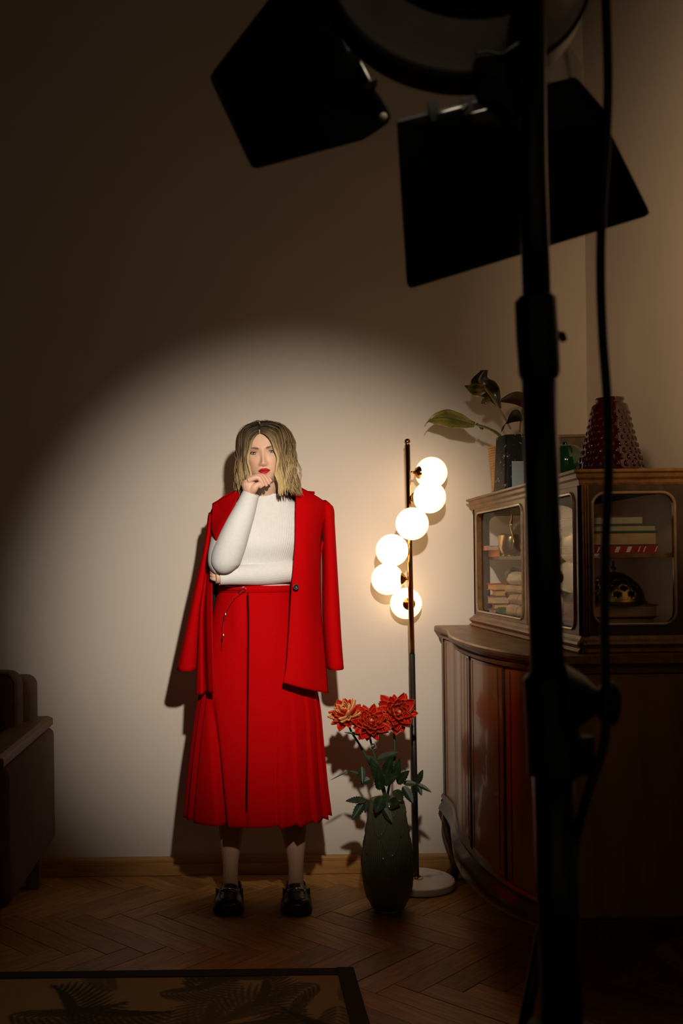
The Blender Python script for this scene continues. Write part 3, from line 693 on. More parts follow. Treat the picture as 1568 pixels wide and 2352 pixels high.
def leafcol(uvw, ca, cb, cr, var=0):
    s, t = uvw[..., 0], uvw[..., 1]
    vein = np.exp(-((np.abs(t)) / .05) ** 2); side = np.maximum(0, np.sin((s * 9 - np.abs(t) * 1.6) * 2 * PI)) ** 8
    patch = np.clip(.5 + .9 * np.sin(7 * s + 3 * t) * np.cos(5 * t - 4 * s + var), 0, 1)[..., None]
    c = np.array(ca) * patch + np.array(cb) * (1 - patch)
    c = c * (1 - .55 * side[..., None] * .6) ; c = c * (1 - vein[..., None]) + np.array(cr) * vein[..., None]
    return c.reshape(-1, 3)
def leaf(parent, mid, wid, nrm, ca, cb, cr, mat, name='leaf', **k):
    G, uvw = leaf_grid([Pn(*a) for a in mid], wid, nrm, **k); V_, F_ = grid(G)
    return mk(name, (V_, F_), mat, parent, col=leafcol(uvw, ca, cb, cr), solid=.0007)
LG, DG, YG = (.24, .20, .035), (.035, .045, .012), (.36, .27, .06)
leaf(ph, [(1090, 975, 3.62), (1060, 968, 3.66), (1030, 960, 3.70), (1000, 960, 3.73), (984, 966, 3.745), (975, 980, 3.75)], [.010, .026, .034, .022, .006, .001], [(0.1, -.5, .9)] * 6, LG, (.10, .10, .02), (.06, .07, .02), m_leafy, cup=.12, wave=.004)
mk('petiole', stube([P(1092, 975, 3.62), P(1120, 984, 3.60), P(1146, 1000, 3.57), P(1165, 1030, 3.55)], [.004, .005, .006, .005], 24, 8), M('petiole_green', (.16, .15, .03), .4, var=.2, vs=20), ph)
leaf(ph, [(1116, 968, 3.62), (1108, 985, 3.62), (1095, 972, 3.63)], [.004, .006, .002], [(.3, -.3, .9)] * 3, LG, DG, DG, m_leafy, n=8)
# dark folded leaf
leaf(ph, [(1148, 938, 3.56), (1128, 905, 3.56), (1111, 888, 3.58), (1090, 900, 3.62), (1100, 915, 3.60)][:3] + [(1100, 872, 3.58), (1112, 850, 3.57)], [.004, .030, .042, .030, .012], [(.75, -.5, .45), (.8, -.45, .4), (.85, -.4, .3), (.9, -.3, .1), (.9, -.3, 0)], (.02, .018, .007), (.045, .03, .01), (.28, .19, .07), m_leafy, cup=-.35)
leaf(ph, [(1112, 890, 3.55), (1095, 893, 3.56), (1080, 895, 3.58), (1066, 886, 3.60)], [.020, .030, .022, .001], [(.15, -.4, -.9)] * 4, (.26, .18, .05), (.05, .035, .012), (.1, .08, .03), m_leafy, cup=.25, n=18)
leaf(ph, [(1125, 915, 3.56), (1112, 922, 3.56), (1104, 928, 3.57)], [.012, .012, .002], [(.4, -.3, -.8)] * 3, (.2, .14, .04), (.08, .05, .02), (.2, .14, .04), m_leafy, n=10)
mk('petiole', stube([P(1111, 889, 3.553), P(1130, 915, 3.552), P(1152, 948, 3.55), P(1172, 985, 3.54)], [.0022, .003, .0035, .0035], 24, 8), M('petiole_tan', (.25, .18, .07), .4), ph)
leaf(ph, [(1150, 920, 3.60), (1170, 915, 3.60), (1192, 916, 3.61), (1215, 930, 3.62), (1225, 950, 3.62)], [.006, .018, .024, .02, .004], [(.2, -.3, .9)] * 5, (.075, .03, .014), (.05, .022, .012), (.05, .02, .01), m_leafy, cup=.3)
leaf(ph, [(1156, 985, 3.52), (1168, 962, 3.52), (1185, 958, 3.52), (1200, 965, 3.53)], [.016, .028, .024, .003], [(.4, -.4, .8)] * 4, (.012, .016, .008), (.03, .032, .012), (.02, .022, .01), m_leafy, cup=.3)
mk('petiole', stube([P(1200, 940, 3.60), P(1195, 975, 3.57), P(1190, 1020, 3.54)], [.003, .0035, .003], 14, 8), M('petiole_tan', (.25, .18, .07), .4), ph)
# framed tile leaning against things behind
fc = thing('picture_frame', 'small bronze framed dark panel leaning behind the green bowl', 'picture frame', (1.06, 3.12, ZV))
a_ = Matrix.Translation((1.055, 3.12, ZV)) @ Matrix.Rotation(-.12, 4, 'Z') @ Matrix.Rotation(.10, 4, 'X')
W2, H2 = .075, .150
bars = [box(-W2, W2, 0, .012, 0, .009), box(-W2, W2, 0, .012, H2 - .009, H2), box(-W2, -W2 + .009, 0, .012, .009, H2 - .009), box(W2 - .009, W2, 0, .012, .009, H2 - .009)]
mk('frame', xf(join(*bars), a_), M('bronze_frame', (.22, .16, .08), .35, metal=.7, var=.2, vs=30), fc, smooth=False, bevel=.0015)
mk('panel', xf(box(-W2 + .008, W2 - .008, .004, .008, .008, H2 - .008), a_), M('mottled_panel', (.13, .085, .045), .5, col2=(.06, .04, .025), vs=60), fc, smooth=False)
# green cabbage glass bowl
gc_ = Vector((.985, 2.99, ZV))
gb = thing('green_glass_bowl', 'round dark green leaf moulded glass jar', 'glass jar', gc_)
m_grn = M('green_glass', (.012, .085, .025), .1, trans=.35, coat=.6, ior=1.5, bump=.4, bs=30)
R = []
for i in range(30):
    a = PI * i / 29; r0 = .058 * math.sin(a) ** .8; ring = []
    for j in range(72):
        th = 2 * PI * j / 72; rr = max(.0006, r0 * (1 + .035 * abs(math.sin(4 * th + 1.5 * a)) + .012 * math.sin(24 * th)))
        ring.append(gc_ + Vector((rr * math.cos(th), rr * math.sin(th), .0525 * (1 - math.cos(a)))))
    R.append(ring)
mk('jar_body', loft(R), m_grn, gb)
mk('jar_knob', lathe([(.010, .100), (.012, .106), (.009, .112), (.0005, .114)], 20, gc_), m_grn, gb)
# ruby hobnail glass shade
rc = Vector((1.022, 2.735, ZV))
rs_ = thing('ruby_glass_shade', 'tall ruby red hobnail glass shade on the cabinet end', 'glass shade', rc)
m_ruby = M('ruby_glass', (.055, .002, .003), .07, trans=.55, coat=.3, spec=.4, ior=1.5)
pr_ = [(.083, .0), (.084, .004), (.0815, .02), (.0715, .06), (.062, .10), (.0535, .14), (.049, .165), (.047, .178), (.041, .184), (.036, .186), (.0355, .190), (.0375, .194), (.0375, .199), (.034, .2), (.0325, .188), (.043, .172), (.078, .01), (.0785, .001)]
mk('shade_body', lathe(pr_, 64, rc, cap=False), m_ruby, rs_)
hb = []
for k in range(9):
    z = .014 + k * .0178; r = float(np.interp(z, [0, .02, .06, .10, .14, .165, .178], [.0835, .0815, .0715, .062, .0535, .049, .047])); n_h = 22
    for j in range(n_h):
        th = 2 * PI * (j + .5 * (k % 2)) / n_h; c = rc + Vector(((r - .0035) * math.cos(th), (r - .0035) * math.sin(th), z))
        hb.append(sph(c, .0068 * r / .075 + .0012, 8, 6, (1, 1, 1.25)))
mk('hobnails', join(*hb), m_ruby, rs_, kind='stuff')
# ================================================================== sofa at the back wall
m_vel = M('dusty_mauve_velvet', (.085, .046, .040), .9, var=.18, vs=14, sheen=.08, spec=.2, bump=.2, bs=200)
m_swd = M('sofa_oak', (.17, .092, .034), .5, spec=.3, col2=(.13, .07, .025), vs=6, stretch=(9, 1.2, 9), detail=6)
SXr = -.712                                  # outer face of the arm
so = thing('sofa', 'dusty mauve velvet sofa with wooden armrest against the wall', 'sofa', (-1.6, 3.45, 0))
def cush(name, x0, x1, y0, y1, z0, z1, mat, bev, parent=so, pinch=0):
    o = mk(name, box(x0, x1, y0, y1, z0, z1), mat, parent, smooth=True)
    md = o.modifiers.new('b', 'BEVEL'); md.width = bev; md.segments = 5
    return o
cush('arm_panel', SXr - .085, SXr + .012, 3.06, 3.86, .165, .600, m_vel, .03)
# arm rail: flat wooden board with a chamfered inner side
pr_ = [(-.105, .640), (-.012, .640), (.006, .632), (.006, .606), (-.085, .606), (-.105, .615)]
mk('arm_rail', loft([[Vector((SXr + a, y, z)) for a, z in pr_] for y in (3.03, 3.852)]), m_swd, so, smooth=False, bevel=.004)
cush('backrest', -2.55, SXr - .055, 3.70, 3.90, .20, .800, m_vel, .04)
bc1 = cush('back_cushion', -1.60, SXr - .075, 3.58, 3.74, .42, .835, m_vel, .05)
bc2 = cush('back_cushion', -2.50, -1.61, 3.58, 3.74, .42, .835, m_vel, .05)
for c_, x0, x1 in ((bc1, -1.60, SXr - .075), (bc2, -2.50, -1.61)):
    mk('piping', tube([Vector((x0 + .03, 3.60, .827)), Vector((x1 - .03, 3.60, .827)), Vector((x1 - .012, 3.60, .80)), Vector((x1 - .012, 3.60, .45))], .004, 8), m_vel, c_)
cush('seat_cushion', -1.60, SXr - .088, 3.08, 3.72, .30, .45, m_vel, .04)
cush('seat_cushion', -2.50, -1.61, 3.08, 3.72, .30, .45, m_vel, .04)
cush('seat_base', -2.52, SXr - .02, 3.10, 3.86, .165, .31, m_vel, .02)
for x, y in ((SXr - .065, 3.80), (SXr - .065, 3.12), (-2.45, 3.80), (-2.45, 3.12)):
    mk('leg', loft([[Vector((x - a, y - a, z)), Vector((x + a, y - a, z)), Vector((x + a, y + a, z)), Vector((x - a, y + a, z))] for a, z in ((.024, .0005), (.030, .175))]), m_swd, so, smooth=False, bevel=.003)
mk('leg_rail', box(SXr - .09, SXr - .03, 3.10, 3.84, .14, .17), m_swd, so, smooth=False)
# ================================================================== rug with woven frond pattern
def floor_pt(px, py):
    u, v = (px - PX) / F, (PY - py) / F; v0_ = -u * _s + v * _c; Y = -HC / v0_; return Vector(((u * _c + v * _s) * Y, Y, 0))
ra = floor_pt(812, 2228); rX1, rY1 = ra.x, ra.y; rX0, rY0 = -1.55, 1.75
rug = thing('rug', 'dark bordered woven rug with olive palm frond pattern', 'rug', ((rX0 + rX1) / 2, (rY0 + rY1) / 2, 0))
BW = .052
nx, ny = 420, 230
xs = np.linspace(rX0 + BW, rX1 - BW, nx); ys = np.linspace(rY0 + BW, rY1 - BW, ny); XX, YY = np.meshgrid(xs, ys)
rs = np.random.RandomState(5); pat = np.zeros_like(XX)
# palm fronds: many curved leaflets to both sides of arched stems
def frond(x, y, ang, ln, sgn, shade):
    for k in range(16):
        t = k / 15; px_ = x + ln * t * math.cos(ang + sgn * .6 * t); py_ = y + ln * t * math.sin(ang + sgn * .6 * t); a0 = ang + sgn * .6 * t
        for s in (-1, 1):
            a = a0 + s * (.95 - .4 * t); ll = ln * .55 * math.sin(PI * (.15 + .8 * t)) ; dx, dy = XX - px_, YY - py_
            u = (dx * math.cos(a) + dy * math.sin(a)) / ll; v = -dx * math.sin(a) + dy * math.cos(a) - s * (-.16) * ll * u * u
            w_ = .0085 * np.sqrt(np.clip(u, 0, 1)) * np.clip(1 - u, 0, 1) * 2.1 + .0006
            msk = np.clip(1.4 - np.abs(v) / w_, 0, 1) * (u > 0) * (u < 1); pat[:] = np.maximum(pat, msk * shade)
for i in range(70):
    frond(rs.uniform(rX0, rX1), rs.uniform(2.3, rY1), rs.uniform(0, 6.28), rs.uniform(.17, .30), rs.choice([-1, 1]), rs.uniform(.6, 1))
bg = np.array((.46, .33, .14)); fg = np.array((.06, .056, .022))
wv = (.92 + .10 * rs.rand(ny, nx))[..., None]
colr = ((bg * (1 - pat[..., None]) + fg * pat[..., None]) * wv).reshape(-1, 3)
G = np.stack([XX, YY, np.full_like(XX, .0062) + .0004 * np.sin(XX * 9) * np.sin(YY * 7)], -1)
mk('woven_field', grid(G), M('woven_field_wool', (.1, .08, .04), .95, attr='Col', var=.08, vs=300, bump=.6, bs=400, stretch=(1, 4, 1)), rug, col=colr)
m_bdr = M('rug_border_cotton', (.020, .014, .010), .85, var=.15, vs=120, bump=.5, bs=300)
hgt = .0085
for x0, x1, y0, y1 in ((rX0, rX1 - BW, rY1 - BW, rY1), (rX0, rX1 - BW, rY0, rY0 + BW), (rX0, rX0 + BW, rY0 + BW, rY1 - BW)):
    mk('border', box(x0, x1, y0, y1, .0006, hgt), m_bdr, rug, smooth=False, bevel=.003)
mk('border', box(rX1 - BW, rX1, rY0, rY1 + .004, .0006, hgt + .0008), M('rug_border_brown', (.030, .019, .012), .85, var=.15, vs=120, bump=.5, bs=300), rug, smooth=False, bevel=.003)
mk('backing', box(rX0 + BW, rX1 - BW, rY0 + BW, rY1 - BW, .0006, .005), m_bdr, rug, smooth=False)
# cable lying near the cabinet foot
tag(mk('floor_cable', stube([(1.02, 2.50, .004), (1.0, 2.56, .004), (.93, 2.50, .004), (.86, 2.44, .004), (.80, 2.30, .004), (.6, 1.9, .004), (.4, 1.5, .004)], .0035, 60, 8), m_rub, loc=(.9, 2.4, 0)), 'thin black cable lying on the floor by the sideboard', 'cable')
# ================================================================== ribbed glass vase
vc = floor_pt(891, 2090); Yv = vc.y
zpx = lambda py: P(892, py, Yv).z
kpx = Yv / F
vprof = [(2107, 34), (2098, 42), (2080, 50), (2055, 57), (2025, 60.5), (1995, 60.5), (1965, 56), (1935, 49), (1905, 42.5), (1880, 38.5), (1862, 34.5), (1853, 31.5)]
pz = smooth_pts([(zpx(y) - zpx(2107) + .001, r * kpx) for y, r in vprof], 110)
va = thing('vase', 'tall smoked green glass vase moulded with ribbed petals', 'vase', (vc.x, vc.y, 0))
ns = 288; R = []; Hh = pz[-1, 0]
rows = [(.30, 5, 0.), (.52, 5, .5), (.74, 6, 0.), (.90, 6, .5), (1.08, 7, 0)]
for z, r in pz:
    ring = []
    for j in range(ns):
        th = 2 * PI * j / ns; lay = 0.; edge = 0.
        for k, (zc, cnt_, of) in enumerate(rows):
            f_ = ((th / (2 * PI) * cnt_ + of) % 1.0) * 2 - 1
            zb = (zc - .20 * (1 - abs(f_) ** 1.7)) * Hh          # lower outline of that petal row, pointed downward
            d = z - zb
            lay += .0030 * (1 / (1 + math.exp(-d / .0016)))
            edge = max(edge, math.exp(-((d - .001) / .0034) ** 2))
        rr = r - .007 + lay + .0034 * edge + .0012 * math.cos(72 * th) * (1 - edge)
        ring.append((vc.x + rr * math.cos(th), vc.y + rr * math.sin(th), z))
    R.append(ring)
outer = R
inner = [[(vc.x + (r - .012) * math.cos(2*PI*j/ns), vc.y + (r - .012) * math.sin(2*PI*j/ns), max(z, .012)) for j in range(ns)] for z, r in pz[::-3]]
m_vase = M('smoked_green_glass', (.20, .205, .12), .07, trans=.62, coat=.4, ior=1.45, spec=.6)
mk('vase_body', loft(outer + inner), m_vase, va)
mouth = Vector((vc.x, vc.y, Hh))
# ================================================================== dahlias in the vase
m_petal = M('dahlia_petal', (.6, .02, .01), .5, attr='Col', var=.1, vs=40)
m_leaf = M('dahlia_leaf', (.02, .045, .014), .45, attr='Col', var=.15, vs=40)
m_stem = M('dahlia_stem', (.035, .06, .02), .5, var=.2, vs=20)
def petal_mesh(nm, ca, cb, edge):
    n, m = 9, 7; G = np.zeros((n, m, 3)); C = np.zeros((n, m, 3))
    for i in range(n):
        s = i / (n - 1); w_ = .30 * math.sin(PI * min(1, .10 + .90 * s)) ** .75 * (1 if s < .97 else .6)
        for j in range(m):
            t = 2 * j / (m - 1) - 1
            G[i, j] = (s, w_ * t, .10 * t * t * 1.4 - .10 * math.sin(PI * s) * (1 - t * t) + .16 * s * s)
            e = np.clip((abs(t) - .62) / .38, 0, 1) ** 1.5 * edge + .35 * edge * np.clip((s - .85) / .15, 0, 1)
            C[i, j] = np.array(ca) * (1 - min(1, e)) + np.array(cb) * min(1, e)
    V_, F_ = grid(G); me_o = mk(nm, (V_, F_), m_petal, col=C.reshape(-1, 3)); me = me_o.data; bpy.data.objects.remove(me_o); return me
pm_red = petal_mesh('petal', (.48, .004, .003), (.70, .17, .025), .36)
pm_pale = petal_mesh('petal', (.62, .18, .05), (.80, .50, .20), .8)
def dleaf(parent, base, tip, wd, nrm, droop=.0, name='leaf'):
    a, b = np.array(base), np.array(tip); L_ = np.linalg.norm(b - a); d = (b - a) / L_; s = np.cross(d, np.array(nrm)); s /= np.linalg.norm(s) + 1e-9; up_ = np.cross(s, d)
    n, m = 17, 7; G = np.zeros((n, m, 3)); C = np.zeros((n, m, 3))
    for i in range(n):
        q = i / (n - 1); w_ = wd * math.sin(PI * q ** .75) ** .8 * (1 + .10 * (1 if i % 2 else -1) * (0.15 < q < .95)) + .0004
        for j in range(m):
            t = 2 * j / (m - 1) - 1
            G[i, j] = a + d * L_ * q + s * w_ * t + up_ * (abs(t) * w_ * .35 - droop * L_ * q * q)
            C[i, j] = np.array((.013, .030, .010)) * (1.0 + .5 * math.exp(-(t / .15) ** 2)) * (1 + .2 * math.sin(11 * q))
    return mk(name, grid(G), m_leaf, parent, col=C.reshape(-1, 3))
def dahlia(label, c, face, rad, pale, stem_mid):
    f_ = thing('dahlia', label, 'flower', mouth, 'dahlias in the smoked vase')
    c = Vector(c); face = Vector(face).normalized(); q = Vector((0, 0, 1)).rotation_difference(face)
    rnd_ = random.Random(int(c.x * 1e5))
    bot = Vector((vc.x + (c.x - vc.x) * -.12, vc.y + (c.y - vc.y) * -.1, .05))
    path = [c - face * .012, c - face * .035 + Vector((0, 0, -.02)), Vector(stem_mid), mouth + (Vector(stem_mid) - mouth) * .06 + Vector((0, 0, -.01)), bot]
    st = mk('stem', stube(path, [.0042, .0038, .0040, .0045, .0045], 40, 10), m_stem, f_)
    for k, (n, el, sc, r0) in enumerate(((11, -14, 1.0, .10), (11, 10, 1.0, .10), (10, 30, .92, .08), (9, 48, .78, .06), (7, 64, .6, .04), (6, 78, .42, .02))):
        for j in range(n):
            az = 2 * PI * (j + .5 * (k % 2)) / n + rnd_.uniform(-.12, .12); e = math.radians(el + rnd_.uniform(-9, 9)); s_ = rad * sc * rnd_.uniform(.86, 1.1)
            use = pm_pale if (pale and rnd_.random() < pale and k >= 1) or (not pale and k == 5) else pm_red
            o = bpy.data.objects.new('petal', use); COL.objects.link(o); o.parent = f_
            m4 = Matrix.Translation(c - ORG[f_.name]) @ q.to_matrix().to_4x4() @ Matrix.Rotation(az, 4, 'Z') @ Matrix.Translation((rad * r0, 0, rad * .10 * k * .5)) @ Matrix.Rotation(-e, 4, 'Y') @ Matrix.Rotation(rnd_.uniform(-.25, .25), 4, 'X') @ Matrix.Diagonal((s_, s_ * rnd_.uniform(.85, 1.1), s_, 1))
            o.matrix_local = m4
            md = o.modifiers.new('s', 'SOLIDIFY'); md.thickness = .012
    mk('flower_heart', sph(c + face * rad * .22, rad * .13, 16, 10), M('dahlia_heart', (.55, .33, .04), .7, bump=1, bs=300, var=.3, vs=120), f_)
    mk('calyx', lathe([(.004, -.02), (.010, -.010), (.012, 0), (.006, .004)], 14, c, face), m_stem, f_)
    return f_
Yf = Yv
c1, c2, c3 = P(797, 1646, Yf - .01), P(850, 1664, Yf - .06), P(909, 1638, Yf - .02)
f1 = dahlia('red dahlia with pale yellow upper petals leaning over the rim', c1, (-.35, -.45, .8), .060, .55, P(828, 1715, Yf))
f2 = dahlia('deep red dahlia hanging lowest between two others', c2, (.0, -.85, .5), .062, 0, P(866, 1760, Yf - .02))
f3 = dahlia('bright red dahlia with yellow heart held upright highest', c3, (.1, -.95, .25), .066, 0, P(906, 1740, Yf))
def lf(parent, a, b, wd, nrm=(0, -.8, .6), droop=0.):
    dleaf(parent, P(*a), P(*b), wd, nrm, droop)
Ym = Yf - .03
for a, b, w_ in (((840, 1838, Ym), (793, 1840, Ym - .02), .013), ((836, 1842, Ym), (808, 1884, Ym - .03), .016), ((842, 1840, Ym), (838, 1868, Ym - .03), .009), ((872, 1800, Ym), (850, 1740, Ym - .01), .018), ((850, 1790, Ym), (826, 1800, Ym), .014),
                 ((838, 1785, Ym), (800, 1770, Ym), .007), ((800, 1770, Ym), (759, 1792, Ym - .01), .0025), ((868, 1760, Ym), (836, 1735, Ym), .015), ((830, 1760, Ym), (832, 1800, Ym - .02), .012)):
    lf(f1, a, b, w_)
for a, b, w_ in (((872, 1815, Ym - .02), (868, 1760, Ym - .05), .018), ((880, 1800, Ym - .02), (915, 1780, Ym - .05), .020), ((878, 1830, Ym - .02), (862, 1868, Ym - .06), .020), ((890, 1850, Ym - .02), (920, 1845, Ym - .05), .020), ((866, 1745, Ym), (916, 1728, Ym - .02), .014), ((862, 1712, Ym), (852, 1716, Ym), .008), ((885, 1780, Ym), (900, 1735, Ym - .03), .018),
                 ((880, 1855, Ym - .03), (900, 1890, Ym - .05), .014)):
    lf(f2, a, b, w_)
for a, b, w_ in (((926, 1800, Ym), (957, 1800, Ym - .01), .011), ((957, 1800, Ym - .01), (971, 1768, Ym - .02), .011), ((957, 1800, Ym - .01), (991, 1820, Ym - .03), .008), ((957, 1800, Ym - .01), (968, 1828, Ym - .03), .010), ((925, 1806, Ym - .02), (948, 1846, Ym - .05), .016), ((906, 1790, Ym), (918, 1742, Ym - .02), .013), ((912, 1800, Ym), (940, 1770, Ym - .03), .016), ((905, 1815, Ym), (925, 1840, Ym - .04), .017), ((845, 1690, Ym), (790, 1682, Ym), .006)):
    lf(f3, a, b, w_)
# ================================================================== the woman
YB = 3.55
pbase = floor_pt(603, 2060)
pe = thing('person', 'person with blonde bob in red jacket and long red skirt, hand at chin', 'person', (pbase.x, YB, 0))
G_ = lambda v, s: np.exp(-(v / s) ** 2)
# ------------------------------------------------ head (local frame: x to viewer's right, -y to camera, z up, origin between the eyes at skull centre)
HZ = [.114, .111, .104, .092, .075, .05, .02, 0, -.02, -.04, -.06, -.075, -.088, -.098, -.105, -.109]
HW = [.002, .020, .040, .056, .067, .0735, .0745, .0725, .069, .0645, .058, .0505, .040, .029, .017, .002]
HF = [.002, .022, .045, .064, .080, .0895, .0920, .0890, .0880, .0880, .0880, .0870, .0855, .0825, .076, .060]
HB = [.002, .022, .045, .064, .080, .0920, .0970, .0970, .0930, .0860, .0740, .0600, .045, .028, .010, -.05]
def face_disp(x, z):
    ax_ = np.abs(x); d = np.zeros_like(x)
    d += .0095 * G_(ax_ - .0300, .0165) * G_(z - .001, .0115)                      # eye sockets
    d -= .0030 * G_(ax_ - .030, .011) * G_(z - .0005, .0065)                       # lids over the eyeball
    d -= .0035 * G_(ax_ - .028, .020) * G_(z - .0185, .0080)                       # brow
    d -= .0040 * G_(ax_ - .044, .018) * G_(z + .028, .018)                         # cheekbones
    d += .0030 * G_(ax_ - .040, .014) * G_(z + .058, .016)                         # hollow of cheek
    hn = np.interp(z, [-.058, -.0545, -.050, -.044, -.036, -.025, -.010, .004, .018, .03], [0, .002, .012, .0190, .0175, .0128, .0075, .0042, .0018, 0])
    sn = np.interp(z, [-.058, -.046, -.030, -.010, .01], [.0098, .0100, .0080, .0068, .0080])
    d -= hn * np.exp(-(np.abs(x) / sn) ** 2.4)                                     # nose
    d -= .0056 * G_(ax_ - .0110, .0052) * G_(z + .0440, .0064)                     # wings
    d += .0085 * G_(ax_ - .0064, .0030) * G_(z + .0530, .0026)                     # nostrils
    d += .0022 * G_(x, .0035) * G_(z + .058, .004)                                 # philtrum
    lipw = np.exp(-(ax_ / .0185) ** 4)
    d -= .0062 * lipw * G_(z + .0625, .0042) * (1 - .18 * G_(x, .003))
    d -= .0078 * np.exp(-(ax_ / .0160) ** 4) * G_(z + .0740, .0050)
    d += .0050 * np.exp(-(ax_ / .0205) ** 4) * G_(z + .0676, .0014)
    d += .0032 * G_(x, .016) * G_(z + .0845, .0046)
    d -= .0045 * G_(x, .016) * G_(z + .098, .010)
    return d
def head_pt(th, z):
    w_, f_, b_ = np.interp(z, HZ[::-1], HW[::-1]), np.interp(z, HZ[::-1], HF[::-1]), np.interp(z, HZ[::-1], HB[::-1])
    c, s = np.cos(th), np.sin(th); n = 2.25
    x = w_ * np.sign(s) * np.abs(s) ** (2 / n); fr = c > 0
    y = np.where(fr, -f_ * np.abs(c) ** (2 / n), b_ * np.abs(c) ** (2 / n))
    y = y + np.where(fr, face_disp(x, np.full_like(x, z) if np.isscalar(z) else z) * np.clip(c * 3, 0, 1), 0)
    return np.stack([x, y, np.zeros_like(x) + z], -1)
q_ = smooth_pts(list(zip(HZ, HW, HF, HB)), 120); HZ, HW, HF, HB = [list(q_[:, i]) for i in range(4)]
zz = np.linspace(.1138, -.1088, 190); th_ = np.linspace(0, 2 * PI, 220, endpoint=False)
hr = [head_pt(th_, z) for z in zz]
hd_c = Pn(607, 1049, 3.465)                                                     # eye-level centre of the skull
HM = Matrix.Translation(Vector(hd_c)) @ Euler((math.radians(-4), math.radians(-4.0), math.radians(-5)), 'XYZ').to_matrix().to_4x4() @ Matrix.Diagonal((1, 1, .935, 1))
def H(p): return np.array(HM @ Vector(p))
def Hn(A):
    A = np.asarray(A); m = np.array(HM); return A @ m[:3, :3].T + m[:3, 3]
headg = loft([Hn(r) for r in hr])
ears = []
for s in (-1, 1):
    ears.append(sph(H((s * .0725, .012, -.012)), 1, 16, 10))
    ears[-1] = ([tuple(np.array(H((s * .0725, .012, -.012))) + (np.array(p) - np.array(H((s * .0725, .012, -.012)))) * np.array((.008, .016, .030))) for p in ears[-1][0]], ears[-1][1])
# ------------------------------------------------ body: rings and limbs
def ering(c, w_, d_, n=28, tilt=0):
    return [Vector(c) + Vector((w_ * math.cos(a), d_ * math.sin(a), tilt * math.sin(a))) for a in np.linspace(0, 2 * PI, n, endpoint=False)]
tor = [(607, 1136, 3.535, .046, .048), (607, 1150, 3.545, .058, .056), (606, 1164, 3.55, .105, .066), (604, 1185, 3.55, .150, .085), (602, 1220, 3.545, .150, .102), (599, 1260, 3.54, .142, .108), (596, 1310, 3.545, .120, .096), (590, 1350, 3.55, .115, .092),
       (588, 1400, 3.55, .140, .108), (588, 1450, 3.55, .160, .118), (590, 1500, 3.55, .150, .115), (594, 1530, 3.55, .10, .09)]
bodyg = [headg] + ears
bodyg.append(loft([ering(P(x, y, Y), w_, d_) for x, y, Y, w_, d_ in tor]))
neck = [H((0, .012, -.045)), H((0, .018, -.075)), Pn(606, 1120, 3.50), Pn(607, 1145, 3.53), Pn(607, 1160, 3.545)]
bodyg.append(stube(neck, [.050, .049, .050, .054, .066], 24, 28))
for s_x, kx, axx, ay in ((540, 536, 529, 2005), (648, 664, 679, 2005)):
    bodyg.append(stube([P(s_x, 1470, YB), P((s_x + kx) / 2, 1620, YB), P(kx, 1760, YB), P((kx + axx) / 2 + (-2 if s_x < 600 else 2), 1870, YB + .012), P(axx, 1985, YB + .02), P(axx, 2030, YB + .03), P(axx, 2050, YB + .04)], [.085, .078, .056, .052, .0275, .028, .027], 50, 24))
    hx = P(axx, 2052, YB).x
    sg = -1 if s_x < 600 else .3
    bodyg.append(stube([(hx, YB + .06, .050), (hx, YB + .03, .052), (hx + .003 * sg, YB - .01, .046), (hx + .006 * sg, YB - .05, .036)], [.020, .024, .021, .011], 20, 18))
# raised arm (viewer's left): shoulder, elbow, wrist
sh1, el1, wr1 = P(528, 1200, 3.60), P(517, 1292, 3.40), P(577, 1132, 3.362)
bodyg.append(stube([sh1, sh1.lerp(el1, .5), el1], [.050, .045, .038], 20, 18))
bodyg.append(stube([el1, el1.lerp(wr1, .35), wr1], [.037, .037, .0225], 20, 18))
sh2, el2, wr2 = P(690, 1195, 3.56), P(690, 1308, 3.50), P(494, 1326, 3.42)
bodyg.append(stube([sh2, sh2.lerp(el2, .5), el2], [.050, .044, .036], 20, 18))
bodyg.append(stube([el2, el2.lerp(wr2, .35), wr2], [.036, .035, .022], 20, 18))
# raised hand: palm seen from the thumb side, fingers folded to the chin
def chain(pts, rad, n=26, seg=14): return stube([P(*p) for p in pts], rad, n, seg)
bodyg.append(tube([P(577, 1132, 3.362), P(573, 1122, 3.358), P(570, 1111, 3.358), P(569, 1103, 3.360)], [.0220, .0235, .0240, .017], 18, flat=1.0, ref=(1, 0, 0)))
bodyg.append(chain([(577, 1128, 3.372), (573, 1114, 3.378), (572, 1104, 3.380)], [.018, .020, .015]))
for pts in ([(570, 1104, 3.340), (581, 1099, 3.335), (592, 1097, 3.333), (600, 1106, 3.334), (606, 1117, 3.337)],
            [(570, 1102, 3.354), (583, 1096, 3.350), (596, 1094, 3.347), (606, 1105, 3.346), (613, 1117, 3.348)],
            [(572, 1102, 3.368), (588, 1095, 3.362), (602, 1093, 3.357), (612, 1102, 3.356), (619, 1112, 3.357)],
            [(575, 1103, 3.382), (592, 1096, 3.374), (606, 1094, 3.367), (616, 1099, 3.365), (623, 1107, 3.365)]):
    bodyg.append(chain(pts, [.0100, .0088, .0084, .0072, .0048]))
bodyg.append(chain([(578, 1129, 3.352), (584, 1121, 3.340), (591, 1114, 3.336), (596, 1115, 3.337), (601, 1120, 3.339)], [.0145, .0130, .0095, .0085, .0055]))
